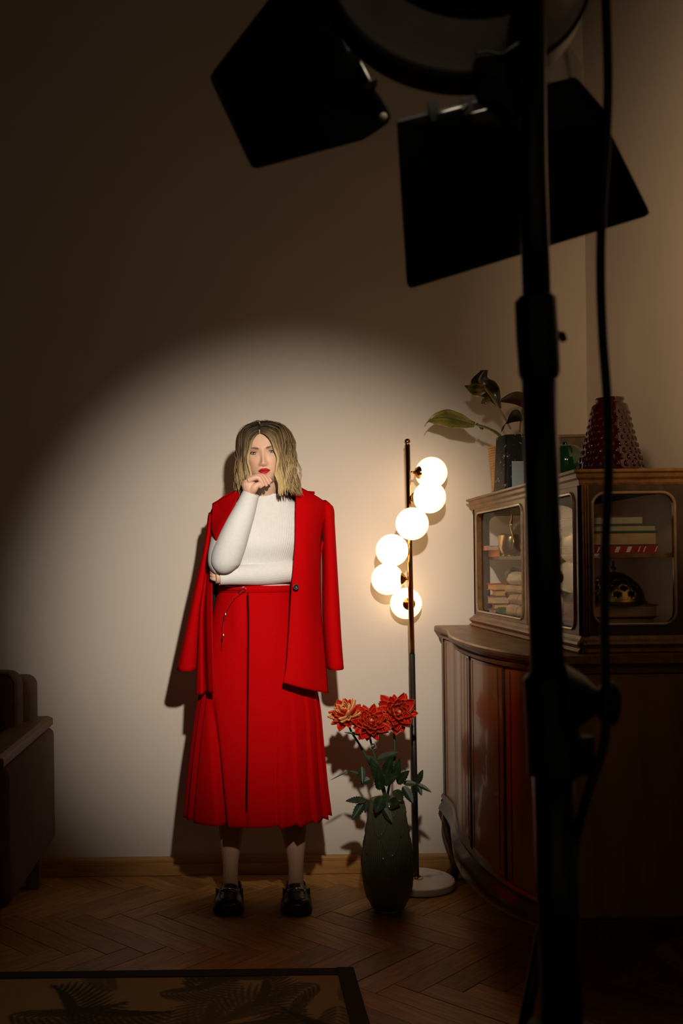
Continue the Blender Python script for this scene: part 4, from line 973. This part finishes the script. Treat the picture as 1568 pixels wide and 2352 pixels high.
# tucked hand under the elbow
for k, y in enumerate((1309, 1316, 1323, 1330)):
    bodyg.append(chain([(502, 1322 + (k - 1.5) * 4, 3.425), (492, y, 3.420), (486, y - 2, 3.432), (485, y - 4, 3.445)], [.010, .0075, .0068, .0045]))
bodyg.append(chain([(512, 1324, 3.425), (500, 1321, 3.425)], [.018, .018]))
gj = join(*bodyg)
me = bpy.data.meshes.new('tmp'); me.from_pydata([tuple(p) for p in gj[0]], [], gj[1]); tmp = bpy.data.objects.new('tmp', me); COL.objects.link(tmp)
md = tmp.modifiers.new('r', 'REMESH'); md.mode = 'VOXEL'; md.voxel_size = .0019
dg = bpy.context.evaluated_depsgraph_get(); ev = tmp.evaluated_get(dg); m2 = ev.to_mesh()
nv = len(m2.vertices); co = np.zeros(nv * 3); m2.vertices.foreach_get('co', co); co = co.reshape(-1, 3)
fcs = [tuple(p.vertices) for p in m2.polygons]; ev.to_mesh_clear(); bpy.data.objects.remove(tmp)
# colours: skin, lips, brows, lids, nails (in the head frame)
inv = np.array(HM.inverted()); L_ = co @ inv[:3, :3].T + inv[:3, 3]
x, y, z = L_[:, 0], L_[:, 1], L_[:, 2]; axx = np.abs(x); front = (y < -.05)
skin = np.array((.70, .44, .305)); C = np.tile(skin, (nv, 1)).astype(float)
def blend(mask, c): C[:] = C * (1 - mask[:, None]) + np.array(c) * mask[:, None]
blend(.35 * front * G_(axx - .043, .017) * G_(z + .034, .015), (.60, .24, .16))
blend(.62 * front * np.clip(G_(axx - .031, .017) * G_(z - .005, .0085), 0, 1), (.28, .13, .075))
zu = -.0676 + .0098 * np.clip(1 - (axx / .0215) ** 1.7, 0, 1) - .0014 * G_(x, .0034); zl = -.0676 - .0120 * np.clip(1 - (axx / .0205) ** 2.1, 0, 1)
lm = np.clip((zu - z) / .0012 + .5, 0, 1) * np.clip((z - zl) / .0012 + .5, 0, 1) * (axx < .0212) * (y < -.07)
blend(lm, (.42, .012, .022)); blend(.75 * lm * G_(z + .0676, .0013), (.10, .004, .006))
bz = .0125 + .0060 * np.clip((axx - .010) / .022, 0, 1) - .010 * np.clip((axx - .034) / .016, 0, 1.2) ** 2
bm = front * np.clip(1.5 - np.abs(z - bz) / (.0036 * np.clip((.052 - axx) / .03, .3, 1)), 0, 1) * np.clip((axx - .0105) / .004, 0, 1) * np.clip((.050 - axx) / .006, 0, 1)
blend(.88 * bm, (.12, .062, .03))
leg = co[:, 2] < .5; C[leg] = C[leg] * np.array((.80, .72, .68))  # skirt's shadow on the legs, put into the skin colour
hand = (np.linalg.norm(co - np.array(P(590, 1112, 3.35)), axis=1) < .075) & (y < -.095); C[hand] = C[hand] * .55 + np.array((.74, .42, .34)) * .45
m_skin = M('skin', (.6, .36, .24), .48, attr='Col', var=.03, vs=60, sss=.12, spec=.4)
body = mk('body', (co, fcs), m_skin, pe, col=C)
# eyes: curved almond inlays with iris; lash lines
m_eye = M('eye_surface', (.8, .8, .78), .12, attr='Col', coat=.5); m_lash = M('lash', (.015, .010, .007), .6)
for s in (-1, 1):
    cx, cz = s * .0300, .0; n, m = 25, 13; Gg = np.zeros((n, m, 3)); Cc = np.zeros((n, m, 3)); top_l = []; bot_l = []
    y0 = float(head_pt(np.array([s * .43]), 0.)[0, 1])
    yc = -.0795
    for i in range(n):
        u = 2 * i / (n - 1) - 1; hu = .0039 * (1 - u * u) ** .75; hl = .0034 * (1 - u * u) ** .9
        tilt = .0012 * u * s
        for j in range(m):
            v = j / (m - 1); zz_ = cz - hl + (hl + hu) * v + tilt; xx_ = cx + .0128 * u
            r2 = (u * .0128) ** 2 + (zz_ - cz) ** 2
            Gg[i, j] = (xx_, yc - math.sqrt(max(0, .0135 ** 2 - r2)) + .0135 - .0040 + .0018 * (u * s > 0) * u * u, zz_)
            ri = math.hypot(xx_ - cx - .0003, zz_ - cz - .0010)
            Cc[i, j] = (.012, .012, .012) if ri < .0022 else ((.10, .12, .13) if ri < .0048 else ((.05, .05, .05) if ri < .0056 else (.52, .48, .44)))
        top_l.append(Hn(Gg[i, -1] + np.array((0, -.0006, .0002)))); bot_l.append(Hn(Gg[i, 0] + np.array((0, -.0004, 0))))
    ey = mk('eye', grid(Hn(Gg)), m_eye, pe, col=Cc.reshape(-1, 3))
    tp = np.array(top_l); ext = Hn(np.array((cx + s * .0148, Gg[-1 if s > 0 else 0, -1, 1] + .001, cz + .0022)))
    path = list(tp) if s > 0 else list(tp[::-1]); path = path[2:] + [ext]
    mk('lash_line', tube(path, np.linspace(.0008, .0016, len(path)), 8), m_lash, ey)
    mk('lower_lash', tube(bot_l, .00035, 6), M('lower_lid', (.20, .10, .06), .6), ey)
    # upper lid roll
    lid = [p + np.array(Hn(np.array((0, -.0002, .0028)))) - np.array(Hn(np.array((0, 0, 0)))) for p in tp]
    mk('lid', tube(lid, [.0005 + .0019 * math.sin(PI * k / (len(lid) - 1)) for k in range(len(lid))], 10), M('eyelid_skin', (.40, .21, .13), .5), ey)
# ------------------------------------------------ hair: layered locks
m_hair = M('blonde_hair', (.4, .3, .15), .52, attr='Col', var=.18, vs=180, spec=.35, stretch=(3, 3, .4))
HV, HFc, HC_ = [], [], []
rh = random.Random(3)
ROOT, MIDC, TIP = np.array((.034, .020, .0095)), np.array((.17, .110, .048)), np.array((.58, .420, .200))
def skull(az, el, off=.012):
    """point on the hair shell; az 0 = front, +-pi back; el: polar from the crown"""
    zc = .113 * math.cos(el); w_ = float(np.interp(zc, HZ[::-1], HW[::-1])) if zc > -.02 else .069
    f_ = float(np.interp(zc, HZ[::-1], HF[::-1])); b_ = float(np.interp(zc, HZ[::-1], HB[::-1]))
    c, s = math.cos(az), math.sin(az)
    return np.array((w_ * s * (1 + off / .07), (-f_ * c if c > 0 else -b_ * c) * (1 + off / .09), zc + off))
def lock(path, wd, c0, c1, c2, flat=.45, seg=7, n=30, tw=0.):
    q = smooth_pts(path, n); T_, A, B = frames(q); base = len(HV)
    ctr = np.array((0, .005, -.02))
    for i in range(n):
        s = i / (n - 1); r = wd * (.75 + .5 * math.sin(PI * min(1, s * .9 + .1)) ) * (1 - max(0, s - .86) / .14 * .75)
        out = q[i] - ctr; out[2] = 0; out /= np.linalg.norm(out) + 1e-9
        nrm = out - T_[i] * np.dot(out, T_[i]); nrm /= np.linalg.norm(nrm) + 1e-9; sd_ = np.cross(T_[i], nrm)
        col = c0 * max(0, 1 - s / .45) + c1 * (1 - abs(s - .50) / .42 if abs(s - .50) < .42 else 0) + c2 * max(0, (s - .50) / .35)
        wsum = max(0, 1 - s / .45) + max(0, 1 - abs(s - .50) / .42) + max(0, (s - .50) / .35); col = col / max(wsum, 1e-3)
        for k in range(seg):
            a = 2 * PI * k / seg + tw; HV.append(tuple(Hn(q[i] + sd_ * r * math.cos(a) + nrm * r * flat * math.sin(a)))); HC_.append(col)
    for i in range(n - 1):
        for k in range(seg):
            HFc.append((base + i*seg + k, base + i*seg + (k+1) % seg, base + (i+1)*seg + (k+1) % seg, base + (i+1)*seg + k))
def root_at(part, sgn, lift=0.):
    """root on the parting: part is y from front hairline (-.084) to the back of the crown"""
    z_ = float(np.interp(part, [-.088, -.078, -.06, -.03, 0, .04, .08], [.070, .086, .104, .117, .121, .118, .098]))
    return np.array((-.006 + .003 * sgn, part, z_ + lift))
def side_off(az):
    f_ = min(1, max(0, (abs(az) - .55) / .6)); return .008 + (.007 if az < 0 else .017) * f_ * min(1, .3 + abs(math.sin(az)))
def hair_path(az, part, bot, spread, wave, ph, lift):
    sgn = 1 if az > 0 else -1; so_ = side_off(az) + lift
    p = [root_at(part, sgn, lift + .002)]
    over = skull(az, .62 + .24 * max(0, 1 - (abs(az) - .6) / .5), .012 + lift); side = skull(az, 1.0, .55 * so_ + .45 * .014); e2 = skull(az, 1.40, so_)
    p.append(p[0] * .5 + over * .5 + np.array((0, 0, .006))); p.append(over); p.append(side); p.append(e2)
    z = e2[2]; r = np.array((e2[0], e2[1])); d = r / (np.linalg.norm(r) + 1e-9); nst = 9
    if abs(az) < 1.0: d = np.array((sgn * 1., .25)); d /= np.linalg.norm(d)
    for i in range(1, nst + 1):
        t = i / nst; zz_ = z + (bot - z) * t
        o = spread * t ** 1.2 + wave * math.sin(ph + t * 9.0) * (.35 + .65 * t)
        tang = np.array((-d[1], d[0])) * wave * .9 * math.cos(ph + .8 + t * 8.0)
        xy = r + d * o + tang; p.append(np.array((xy[0], xy[1], zz_)))
    return np.array(p)
cap = []
for el in np.linspace(.05, 1.55, 16):
    ring = []
    for a in np.linspace(-PI, PI, 48, endpoint=False):
        lim = 1.55 if abs(a) > 1.25 else (.74 + .81 * max(0, (abs(a) - .45)) / .8)
        ring.append(Hn(skull(a, min(el, lim), .006)))
    cap.append(ring)
cg = loft(cap); b0 = len(HV)
for p in cg[0]: HV.append(tuple(p)); HC_.append(ROOT * .8)
for f_ in cg[1]: HFc.append(tuple(i + b0 for i in f_))
clump = [(rh.uniform(0, 6.28), rh.uniform(.007, .012)) for _ in range(40)]
for i in range(1000):
    q0 = rh.random()
    az = (.60 + (PI - .60) * q0 ** 1.35) * rh.choice((-1, 1)); aa = abs(az)
    part = -.086 + .16 * ((aa - .6) / (PI - .6)) ** .8 + rh.uniform(-.008, .008)
    part = max(-.087, min(.08, part)); k = int((az + PI) / (2 * PI) * 39.9); ph, wv_ = clump[k]; ph = 3.2 * az + .6 * math.sin(5 * az) + rh.choice((0, 0, .9)); wv_ = .0085 + .003 * math.sin(7 * az)
    dk = rh.uniform(.5, 1.2); lay = rh.choice((-.006, 0, 0, .003)); fr = max(0, 1 - (aa - .6) / .32)
    bot = rh.uniform(-.158, -.128) - (.004 if az > 0 else 0)
    tipc = TIP * rh.uniform(.60, 1.08); mid = MIDC * dk; rt = ROOT * dk
    if rh.random() < .33 and fr < .2: tipc = MIDC * rh.uniform(.6, 1.2); mid = ROOT * 1.2
    if fr > 0: mid = mid * (1 - fr) + TIP * .9 * fr; tipc = tipc * (1 - fr) + TIP * 1.1 * fr; rt = rt * (1 - fr) + (ROOT * .9 + TIP * .16) * fr
    sp_ = (.004 + rh.uniform(-.004, .007)) * (1 - fr) + fr * (rh.uniform(.004, .016) if az < 0 else rh.uniform(-.006, .006))
    hp_ = hair_path(az, part, bot, sp_, wv_ * rh.uniform(.7, 1.1) * (1 - .6 * fr), ph + rh.uniform(-.35, .35), lay * (1 - .7 * fr))
    if fr > 0:
        sg = 1 if az > 0 else -1; e_ = lambda: rh.uniform(-.002, .002); ly = rh.uniform(0, .005); wv2 = rh.uniform(.002, .005); ex = -.003 if sg > 0 else .0
        F_p = [(-.005 + .002 * sg, -.086, .071), (sg * .012 - .003, -.094 - ly, .066), (sg * .027 - .002 + e_(), -.095 - ly, .050), (sg * (.0395 + ex) + e_(), -.093 - ly, .026), (sg * (.0465 + ex) + e_(), -.090 - ly, .0), (sg * (.0495 + ex + wv2) + e_(), -.086 - ly, -.028), (sg * (.0475 + ex) + e_(), -.084 - ly, -.056),
               (sg * (.0445 + ex - wv2 + (.006 if sg < 0 else 0)) + e_(), -.080, -.084), (sg * (.050 + ex + (.012 if sg < 0 else 0)) + e_() * 2, -.074, -.112), (sg * (.056 + ex + (.022 if sg < 0 else -.006)) + e_() * 4, -.066, bot)]
        w_f = min(1, fr * 1.3) ** .8; hp_ = smooth_pts(F_p, 20) * w_f + smooth_pts(hp_, 20) * (1 - w_f)
    lock(hp_, rh.uniform(.0013, .0034), rt, mid, tipc, n=38, seg=5)
for i in range(50):
    az = rh.uniform(1.0, 2.6) * rh.choice((-1, 1)); bot = rh.uniform(-.165, -.10)
    lock(hair_path(az, rh.uniform(-.07, .06), bot, rh.uniform(.004, .014), .009, rh.uniform(0, 6), rh.uniform(.002, .008)), .0007, ROOT, MIDC, TIP, flat=1, seg=4)
for i in range(22):
    a = rh.uniform(-1.2, 1.2); b_ = rh.uniform(.004, .016)
    lock(np.array([(rh.uniform(-.02, .02), rh.uniform(-.04, .02), .118), (math.sin(a) * .02, -.02, .124 + b_ * .6), (math.sin(a) * .045, -.01, .120 + b_ * .7), (math.sin(a) * .065, 0, .110 + b_ * .3)]), .0005, ROOT, ROOT * 1.2, MIDC, flat=1, seg=4, n=14)
hair = mk('hair', (HV, HFc), m_hair, pe, col=np.array(HC_))
# ------------------------------------------------ white ribbed sweater
def rib_mat(name, col, cnt):
    m = M(name, col, .85, var=.03, vs=80, sheen=.1); nt = m.node_tree; b = nt.nodes['Principled BSDF']
    uvn = nt.nodes.new('ShaderNodeUVMap'); sp_ = nt.nodes.new('ShaderNodeSeparateXYZ'); ml = nt.nodes.new('ShaderNodeMath'); ml.operation = 'MULTIPLY'; ml.inputs[1].default_value = 2 * PI * cnt
    sn_ = nt.nodes.new('ShaderNodeMath'); sn_.operation = 'SINE'; bp = nt.nodes.new('ShaderNodeBump'); bp.inputs['Distance'].default_value = .0010; bp.inputs['Strength'].default_value = .20
    nt.links.new(uvn.outputs[0], sp_.inputs[0]); nt.links.new(sp_.outputs[0], ml.inputs[0]); nt.links.new(ml.outputs[0], sn_.inputs[0]); nt.links.new(sn_.outputs[0], bp.inputs['Height']); nt.links.new(bp.outputs[0], b.inputs['Normal'])
    return m
m_knit = rib_mat('white_rib_knit', (.72, .725, .715), 1.0)
SV, SF, SU = [], [], []
def add_uv(g, n, cnt):
    b0 = len(SV); k = len(g[0]) // n
    for i, p in enumerate(g[0]): SV.append(tuple(p)); SU.append((cnt * (i % n) / n if (i % n) <= n / 2 else cnt * (1 - (i % n) / n), (i // n) / k))
    for f_ in g[1]: SF.append(tuple(j + b0 for j in f_))
NS = 64
trs = [(610, 1137, 3.535, .074, .070), (609, 1142, 3.538, .086, .076), (607, 1152, 3.542, .108, .084), (605, 1168, 3.548, .140, .090), (603, 1190, 3.548, .163, .104), (602, 1225, 3.543, .165, .122), (600, 1255, 3.540, .158, .128), (597, 1290, 3.545, .138, .114), (593, 1320, 3.55, .128, .106), (590, 1345, 3.55, .130, .106), (589, 1352, 3.55, .124, .100)]
rg = smooth_pts([(*P(x_, y_, Y_), w_, d_) for x_, y_, Y_, w_, d_ in trs], 40)
add_uv(loft([ering(r[:3], r[3], r[4], NS) for r in rg], cap=False), NS, 110)
cuff_in = (P(577, 1132, 3.362) - el1).normalized()
add_uv(stube([sh1 + Vector((.02, 0, .03)), sh1 + Vector((0, -.01, -.01)), sh1.lerp(el1, .55) + Vector((-.004, 0, 0)), el1 + Vector((-.006, .012, .0)), el1 + Vector((.002, -.006, -.016))], [.056, .058, .056, .052, .038], 30, NS), NS, 60)
fa = [el1 + Vector((0, .004, -.030)), el1 + Vector((-.002, -.004, -.018)), el1 + Vector((.000, -.010, .004)), el1.lerp(wr1, .25) + Vector((-.002, -.012, 0)), el1.lerp(wr1, .5) + Vector((-.002, -.010, 0)), el1.lerp(wr1, .75), el1.lerp(wr1, .94), el1.lerp(wr1, 1.0)]
add_uv(stube(fa, [.012, .036, .049, .0505, .0450, .0370, .0300, .0290], 44, NS, cap=False), NS, 60)
fb = [el2 + Vector((.012, .04, .04)), el2 + Vector((.008, .012, .0)), el2.lerp(wr2, .18) + Vector((0, -.012, -.002)), el2.lerp(wr2, .45) + Vector((0, -.014, -.004)), el2.lerp(wr2, .75) + Vector((0, -.006, 0)), wr2 + Vector((.012, 0, .0))]
add_uv(stube(fb, [.036, .038, .040, .0385, .033, .027], 40, NS, cap=False), NS, 46)
sweater = mk('sweater', (SV, SF), m_knit, pe, uv=SU)
# ------------------------------------------------ red skirt
m_red = M('red_suiting', (.47, .0008, .0022), .85, var=.05, vs=200, bump=.25, bs=500, spec=.05)
m_redin = M('dark_lining', (.012, .013, .013), .6)
tab = [(1340, 587, 82, .098), (1352, 587, 84, .100), (1380, 585, 90, .107), (1450, 585, 105, .122), (1530, 588, 122, .135), (1610, 592, 138, .148), (1700, 590, 148, .162), (1800, 589, 157, .182), (1868, 590, 164, .200)]
zt_ = np.linspace(0, 1, 70); tb_ = smooth_pts([(y_, c_, w_, d_) for y_, c_, w_, d_ in tab], 70); NT = 420; SK = []
pl_edges = np.array(sorted([-2.98, -2.78, -2.60, -1.30, -1.02, -.74, -.45, -.18, .1, .4, .7, 1.0, 1.3, 1.6, 1.9, 2.2, 2.5, 2.8]))
for y_, c_, w_, d_ in tb_:
    t = max(0, (y_ - 1352) / (1868 - 1352)); ctr = P(c_, y_, YB); ww = w_ * YB / F; ring = []
    for j in range(NT):
        a = -PI + 2 * PI * j / NT                                    # -pi/2 is the front
        k = np.searchsorted(pl_edges, a) - 1; e0 = pl_edges[k] if k >= 0 else pl_edges[-1] - 2 * PI; e1 = pl_edges[k + 1] if k + 1 < len(pl_edges) else pl_edges[0] + 2 * PI
        fr = (a - e0) / (e1 - e0); amp = .020 * np.clip((t - .35) / .65, 0, 1) ** .8
        r = (-(fr - .5)) * amp * (.55 if e1 - e0 > .9 else 1)        # each pleat laps over the next
        xw = ctr.x + ww * math.cos(a)
        if a < 0:                                                    # wrap edge down the front, right side lies on top
            ex = P(568, y_, YB - d_).x
            r += .0085 * (1 / (1 + math.exp(-np.clip((xw - ex) / .0012, -40, 40)))) * np.clip((y_ - 1356) / 30, 0, 1) * np.clip((-a) / .5, 0, 1)
            fx0 = P(486 + 24 * max(0, t - .5) / .5, y_, YB - d_).x
            r -= .050 * np.clip((t - .45) / .55, 0, 1) * math.exp(-((xw - fx0) / .011) ** 2)
            r -= .006 * np.clip((t - .3) / .7, 0, 1) * math.exp(-((xw - P(630, y_, YB).x) / .012) ** 2)
            r += .006 * math.exp(-((y_ - 1420) / 40) ** 2) * math.exp(-((xw - P(545, y_, YB).x) / .02) ** 2)
        hem = (.006 * (fr - .5) * (amp / .02)) * (t > .97)
        ring.append((ctr.x + (ww + r) * math.cos(a), YB + (d_ + r) * math.sin(a), ctr.z + hem))
    SK.append(ring)
skirt = mk('skirt', loft(SK, cap=False), m_red, pe, solid=.0022)
# waistband, belt cord, ring and metal ends
wb = []
for dz, off in ((-.016, .004), (-.014, .0065), (.006, .0065), (.009, .004)):
    c_ = P(587, 1349, YB); wb.append([(c_.x + (84 * YB / F + off) * math.cos(a), YB + (.1015 + off) * math.sin(a), c_.z + dz) for a in np.linspace(0, 2 * PI, 80, endpoint=False)])
mk('waistband', loft(wb, cap=False), m_red, skirt)
yfw = lambda d: YB - d - .008
m_cordr = M('red_cord', (.22, .004, .006), .7); m_silver = M('silver_hardware', (.75, .7, .66), .25, metal=1)
rc_ = P(557, 1354, 3.425)
mk('ring', tube([rc_ + Vector((.011 * math.cos(a), -.004 * math.sin(a), .0075 * math.sin(a) + .004 * math.cos(a))) for a in np.linspace(0, 2 * PI, 24)], .0011, 8), m_silver, skirt)
mk('cord', stube([P(560, 1356, 3.423), P(540, 1370, 3.419), P(525, 1393, 3.418), P(518, 1410, 3.417), P(513, 1435, 3.412), P(513, 1462, 3.408), P(511, 1485, 3.405)], .0010, 30, 6), m_cordr, skirt)
mk('cord', stube([P(556, 1355, 3.424), P(545, 1350, 3.423), P(532, 1348, 3.424), P(512, 1345, 3.436)], .0012, 14, 6), M('dark_cord', (.05, .004, .005), .7), skirt)
for px_, py_, Y_ in ((518, 1412, 3.414), (513, 1460, 3.406)):
    mk('cord_end', lathe([(.0008, -.008), (.0028, -.005), (.0032, .0), (.0018, .006), (.0008, .008)], 12, P(px_, py_, Y_)), m_silver, skirt)
mk('thin_line', stube([P(569, 1362, 3.418), P(571, 1420, 3.408), P(570, 1560, 3.390), P(568, 1740, 3.366), P(566, 1830, 3.352), P(566, 1862, 3.346)], [.0022, .0018, .0018, .0020, .0030, .0022], 40, 8), M('wrap_edge_shadow', (.030, .002, .003), .9, spec=.1), skirt)  # dark strip added for the shadow line along the wrap edge
# ------------------------------------------------ red jacket worn over the shoulders
ja = mk('jacket', panel([(674, 1112, 3.505), (679, 1140, 3.455), (678, 1180, 3.430), (677, 1250, 3.400), (670, 1340, 3.385), (666, 1400, 3.385), (663, 1450, 3.380), (657, 1530, 3.362), (650, 1568, 3.350)],
                        [(764, 1165, 3.555), (750, 1180, 3.52), (738, 1220, 3.50), (735, 1290, 3.49), (737, 1400, 3.485), (742, 1460, 3.48), (749, 1540, 3.465), (753, 1592, 3.455)], 26, 70, .030,
                        fn=lambda v, t: -.006 * math.sin(PI * t) * math.exp(-(v / .12) ** 2)), m_red, pe, solid=.004)
mk('front_panel', panel([(489, 1156, 3.535), (483, 1219, 3.515), (478, 1274, 3.50), (469, 1340, 3.495), (460, 1400, 3.49), (455, 1500, 3.485), (451, 1597, 3.475)],
                        [(556, 1120, 3.455), (530, 1180, 3.43), (502, 1245, 3.43), (487, 1296, 3.455), (487, 1360, 3.445), (487, 1430, 3.425), (489, 1510, 3.405), (492, 1590, 3.385)], 30, 70, .0,
                        fn=lambda v, t: -.012 * math.sin(PI * t) * math.exp(-(v / .25) ** 2) + .045 * np.clip((v - .35) / .3, 0, 1) * math.exp(-((t - (.30 + .35 * max(0, v - .4))) / .13) ** 2)), m_red, ja, solid=.004)
# back with dark lining
def back(v, t): return .16 * math.sin(PI * t) ** .8
bkL = [(560, 1118, 3.55), (500, 1150, 3.56), (480, 1190, 3.555), (474, 1290, 3.53), (464, 1400, 3.515), (456, 1500, 3.50), (452, 1596, 3.49)]
bkR = [(676, 1112, 3.55), (735, 1148, 3.57), (755, 1175, 3.565), (735, 1290, 3.51), (737, 1400, 3.505), (747, 1530, 3.49), (752, 1590, 3.48)]
mk('back_panel', panel(bkL, bkR, 30, 50, 0, back), m_red, ja, solid=.003)
mk('lining', panel([(x_ + 5, y_, Y_ - .006) for x_, y_, Y_ in bkL], [(x_ - 4, y_, Y_ - .006) for x_, y_, Y_ in bkR], 30, 50, 0, lambda v, t: back(v, t) - .004), m_redin, ja)
# sleeves hang empty
def sleeve(rows, Yc, dep, name='sleeve'):
    R = []
    q = smooth_pts([(*Pn((a + b) / 2, y_, Yq), (b - a) / 2 * Yq / F, d_, (b_off)) for (y_, a, b, Yq, d_, b_off) in rows], 46)
    n = 36
    for r in q:
        R.append([(r[0] + r[3] * math.copysign(abs(math.cos(a)) ** .8, math.cos(a)), r[1] + r[4] * math.sin(a), r[2] + r[5] * (math.sin(a)) - .0 * math.cos(a)) for a in np.linspace(0, 2 * PI, n, endpoint=False)])
    return R
slR = sleeve([(1150, 738, 748, 3.565, .02, 0), (1158, 737, 757, 3.56, .045, 0), (1168, 737, 765, 3.56, .055, 0), (1200, 738, 767, 3.56, .06, 0), (1300, 741, 773, 3.555, .055, 0), (1400, 741, 779, 3.55, .052, 0), (1470, 745, 783, 3.545, .05, .0), (1534, 751, 788, 3.54, .05, .004)], 0, 0)
s1 = mk('sleeve', loft(slR, cap=False), m_red, ja, solid=.003)
slL = sleeve([(1178, 480, 487, 3.57, .02, 0), (1186, 478, 490, 3.565, .045, 0), (1220, 474, 488, 3.565, .055, 0), (1270, 465, 482, 3.56, .055, 0), (1340, 449, 474, 3.555, .055, 0), (1400, 436, 464, 3.55, .053, 0), (1470, 421, 458, 3.545, .05, 0), (1536, 407, 453, 3.54, .05, .004)], 0, 0)
s2_ = mk('sleeve', loft(slL, cap=False), m_red, ja, solid=.003)
# collar and lapel tips
mk('collar', panel([(674, 1112, 3.52), (688, 1122, 3.515), (703, 1128, 3.52), (722, 1130, 3.53)], [(676, 1140, 3.452), (690, 1144, 3.465), (705, 1145, 3.485), (721, 1134, 3.525)], 12, 16, .01), m_red, ja, solid=.004)
mk('collar', panel([(560, 1114, 3.52), (540, 1131, 3.52), (524, 1140, 3.525), (511, 1143, 3.53)], [(552, 1140, 3.455), (538, 1150, 3.465), (522, 1152, 3.49), (513, 1147, 3.525)], 12, 16, .01), m_red, ja, solid=.004)
mk('lapel', panel([(554, 1122, 3.448), (522, 1146, 3.49), (488, 1157, 3.525)], [(500, 1252, 3.418), (492, 1236, 3.44), (484, 1215, 3.50)], 18, 18, .008), m_red, ja, solid=.003)
bt = P(679, 1348, 3.372)
bu = mk('button', lathe([(.0005, .0), (.0092, .0), (.0100, .0015), (.0095, .003), (.007, .0034), (.0065, .0026), (.0005, .0024)], 24, bt + Vector((0, -.010, 0)), (.05, -1, .05)), M('black_horn_button', (.012, .008, .006), .45, coat=.1), ja)
for k in (-1, 1): mk('thread_hole', lathe([(.0011, 0), (.0011, .0006)], 8, bt + Vector((0, -.0127, .0022 * k)), (.05, -1, .05)), M('button_thread', (.16, .03, .02), .7), bu)
# ------------------------------------------------ loafers
m_lth = M('black_leather', (.010, .010, .009), .34, coat=.25, var=.2, vs=30, bump=.25, bs=120)
m_gold = M('gold_horsebit', (.75, .5, .18), .2, metal=1)
def loafer(px_toe, px_heel):
    toe = floor_pt(px_toe, 2106); heel = Vector((P(px_heel, 2050, 3.66).x, 3.66, 0)); ax_ = (heel - toe); ln = ax_.length; ax_.normalize(); sd_ = Vector((ax_.y, -ax_.x, 0))
    out = [(0, .004), (.02, .026), (.06, .038), (.14, .047), (.28, .0495), (.42, .046), (.56, .039), (.70, .0355), (.85, .0345), (.95, .027), (1, .004)]
    q = smooth_pts(out, 40)
    def ol(off, z, s0=0): 
        L1 = [toe + ax_ * (ln * a) + sd_ * (w_ + off) + Vector((0, 0, z)) for a, w_ in q]; L2 = [toe + ax_ * (ln * a) - sd_ * (w_ + off) + Vector((0, 0, z)) for a, w_ in q[::-1]]
        return L1 + L2
    sh = thing_part = mk('loafer', loft([ol(.002, .022), ol(.001, .03)]), m_lth, pe, autos=.6)
    mk('sole', loft([ol(.003, .001), ol(.0045, .006), ol(.0045, .018), ol(.002, .023)]), M('black_rubber_sole', (.012, .011, .010), .55, bump=.5, bs=60), sh, autos=.6)
    # upper: half-ring cross sections from sole to instep
    top_h = smooth_pts([(0, .034), (.04, .046), (.12, .056), (.24, .064), (.36, .076), (.44, .086)], 24); R = []
    for a, h in top_h:
        w_ = float(np.interp(a, q[:, 0], q[:, 1])); R.append([toe + ax_ * (ln * a) + sd_ * (w_ * math.copysign(abs(math.cos(b)) ** .75, math.cos(b))) + Vector((0, 0, .022 + (h - .022) * math.sin(b) ** .85)) for b in np.linspace(0, PI, 26)])
    mk('vamp', loft(R, closed=False), m_lth, sh, solid=.002)
    # apron seam
    mk('apron_seam', stube([toe + ax_ * (ln * a) + sd_ * w_ + Vector((0, 0, z)) for a, w_, z in ((.40, .030, .073), (.25, .031, .062), (.13, .026, .055), (.075, .0, .053), (.13, -.026, .055), (.25, -.031, .062), (.40, -.030, .073))], .0022, 40, 8), m_lth, sh)
    # quarters and heel
    R = []
    for a in np.linspace(.40, 1.0, 22):
        w_ = float(np.interp(a, q[:, 0], q[:, 1])) + .0015; h = float(np.interp(a, [.40, .5, .7, .9, 1], [.072, .060, .052, .060, .066]))
        R.append((a, w_, h))
    path = [toe + ax_ * (ln * a) + sd_ * w_ for a, w_, h in R] + [toe + ax_ * (ln * a) - sd_ * w_ for a, w_, h in R[::-1]]; hh = [h for a, w_, h in R] + [h for a, w_, h in R[::-1]]
    mk('quarter', loft([[p + Vector((0, 0, .02)) for p in path], [p + (toe + ax_ * ln * .7 - p) * .04 + Vector((0, 0, h)) for p, h in zip(path, hh)]], closed=False), m_lth, sh, solid=.003)
    # strap and horsebit
    mk('strap', loft([[toe + ax_ * (ln * a) + sd_ * (w_ * math.cos(b) * 1.02) + Vector((0, 0, .022 + (h - .022) * math.sin(b) ** .85 + .0025)) for b in np.linspace(0, PI, 26)] for a, w_, h in ((.29, .050, .068), (.335, .0495, .073))], closed=False), m_lth, sh, solid=.002)
    c_ = toe + ax_ * (ln * .312) + Vector((0, 0, .0755))
    bit = mk('horsebit', stube([c_ + sd_ * a + Vector((0, 0, z)) + ax_ * y_ for a, y_, z in ((-.027, .004, -.006), (-.014, 0, .0005), (0, -.002, .002), (.014, 0, .0005), (.027, .004, -.006))], [.0016, .0020, .0026, .0020, .0016], 30, 10), m_gold, sh)
    for s in (-1, 1):
        mk('bit_ring', tube([c_ + sd_ * (s * .030 + .0015 * s * math.cos(b)) + ax_ * (.009 * math.cos(b)) + Vector((0, 0, -.0075 + .0065 * math.sin(b))) - ax_ * .001 for b in np.linspace(.6, 2 * PI - .1, 22)], .0014, 8), m_gold, bit)
    return sh
loafer(522, 534); loafer(682, 679)
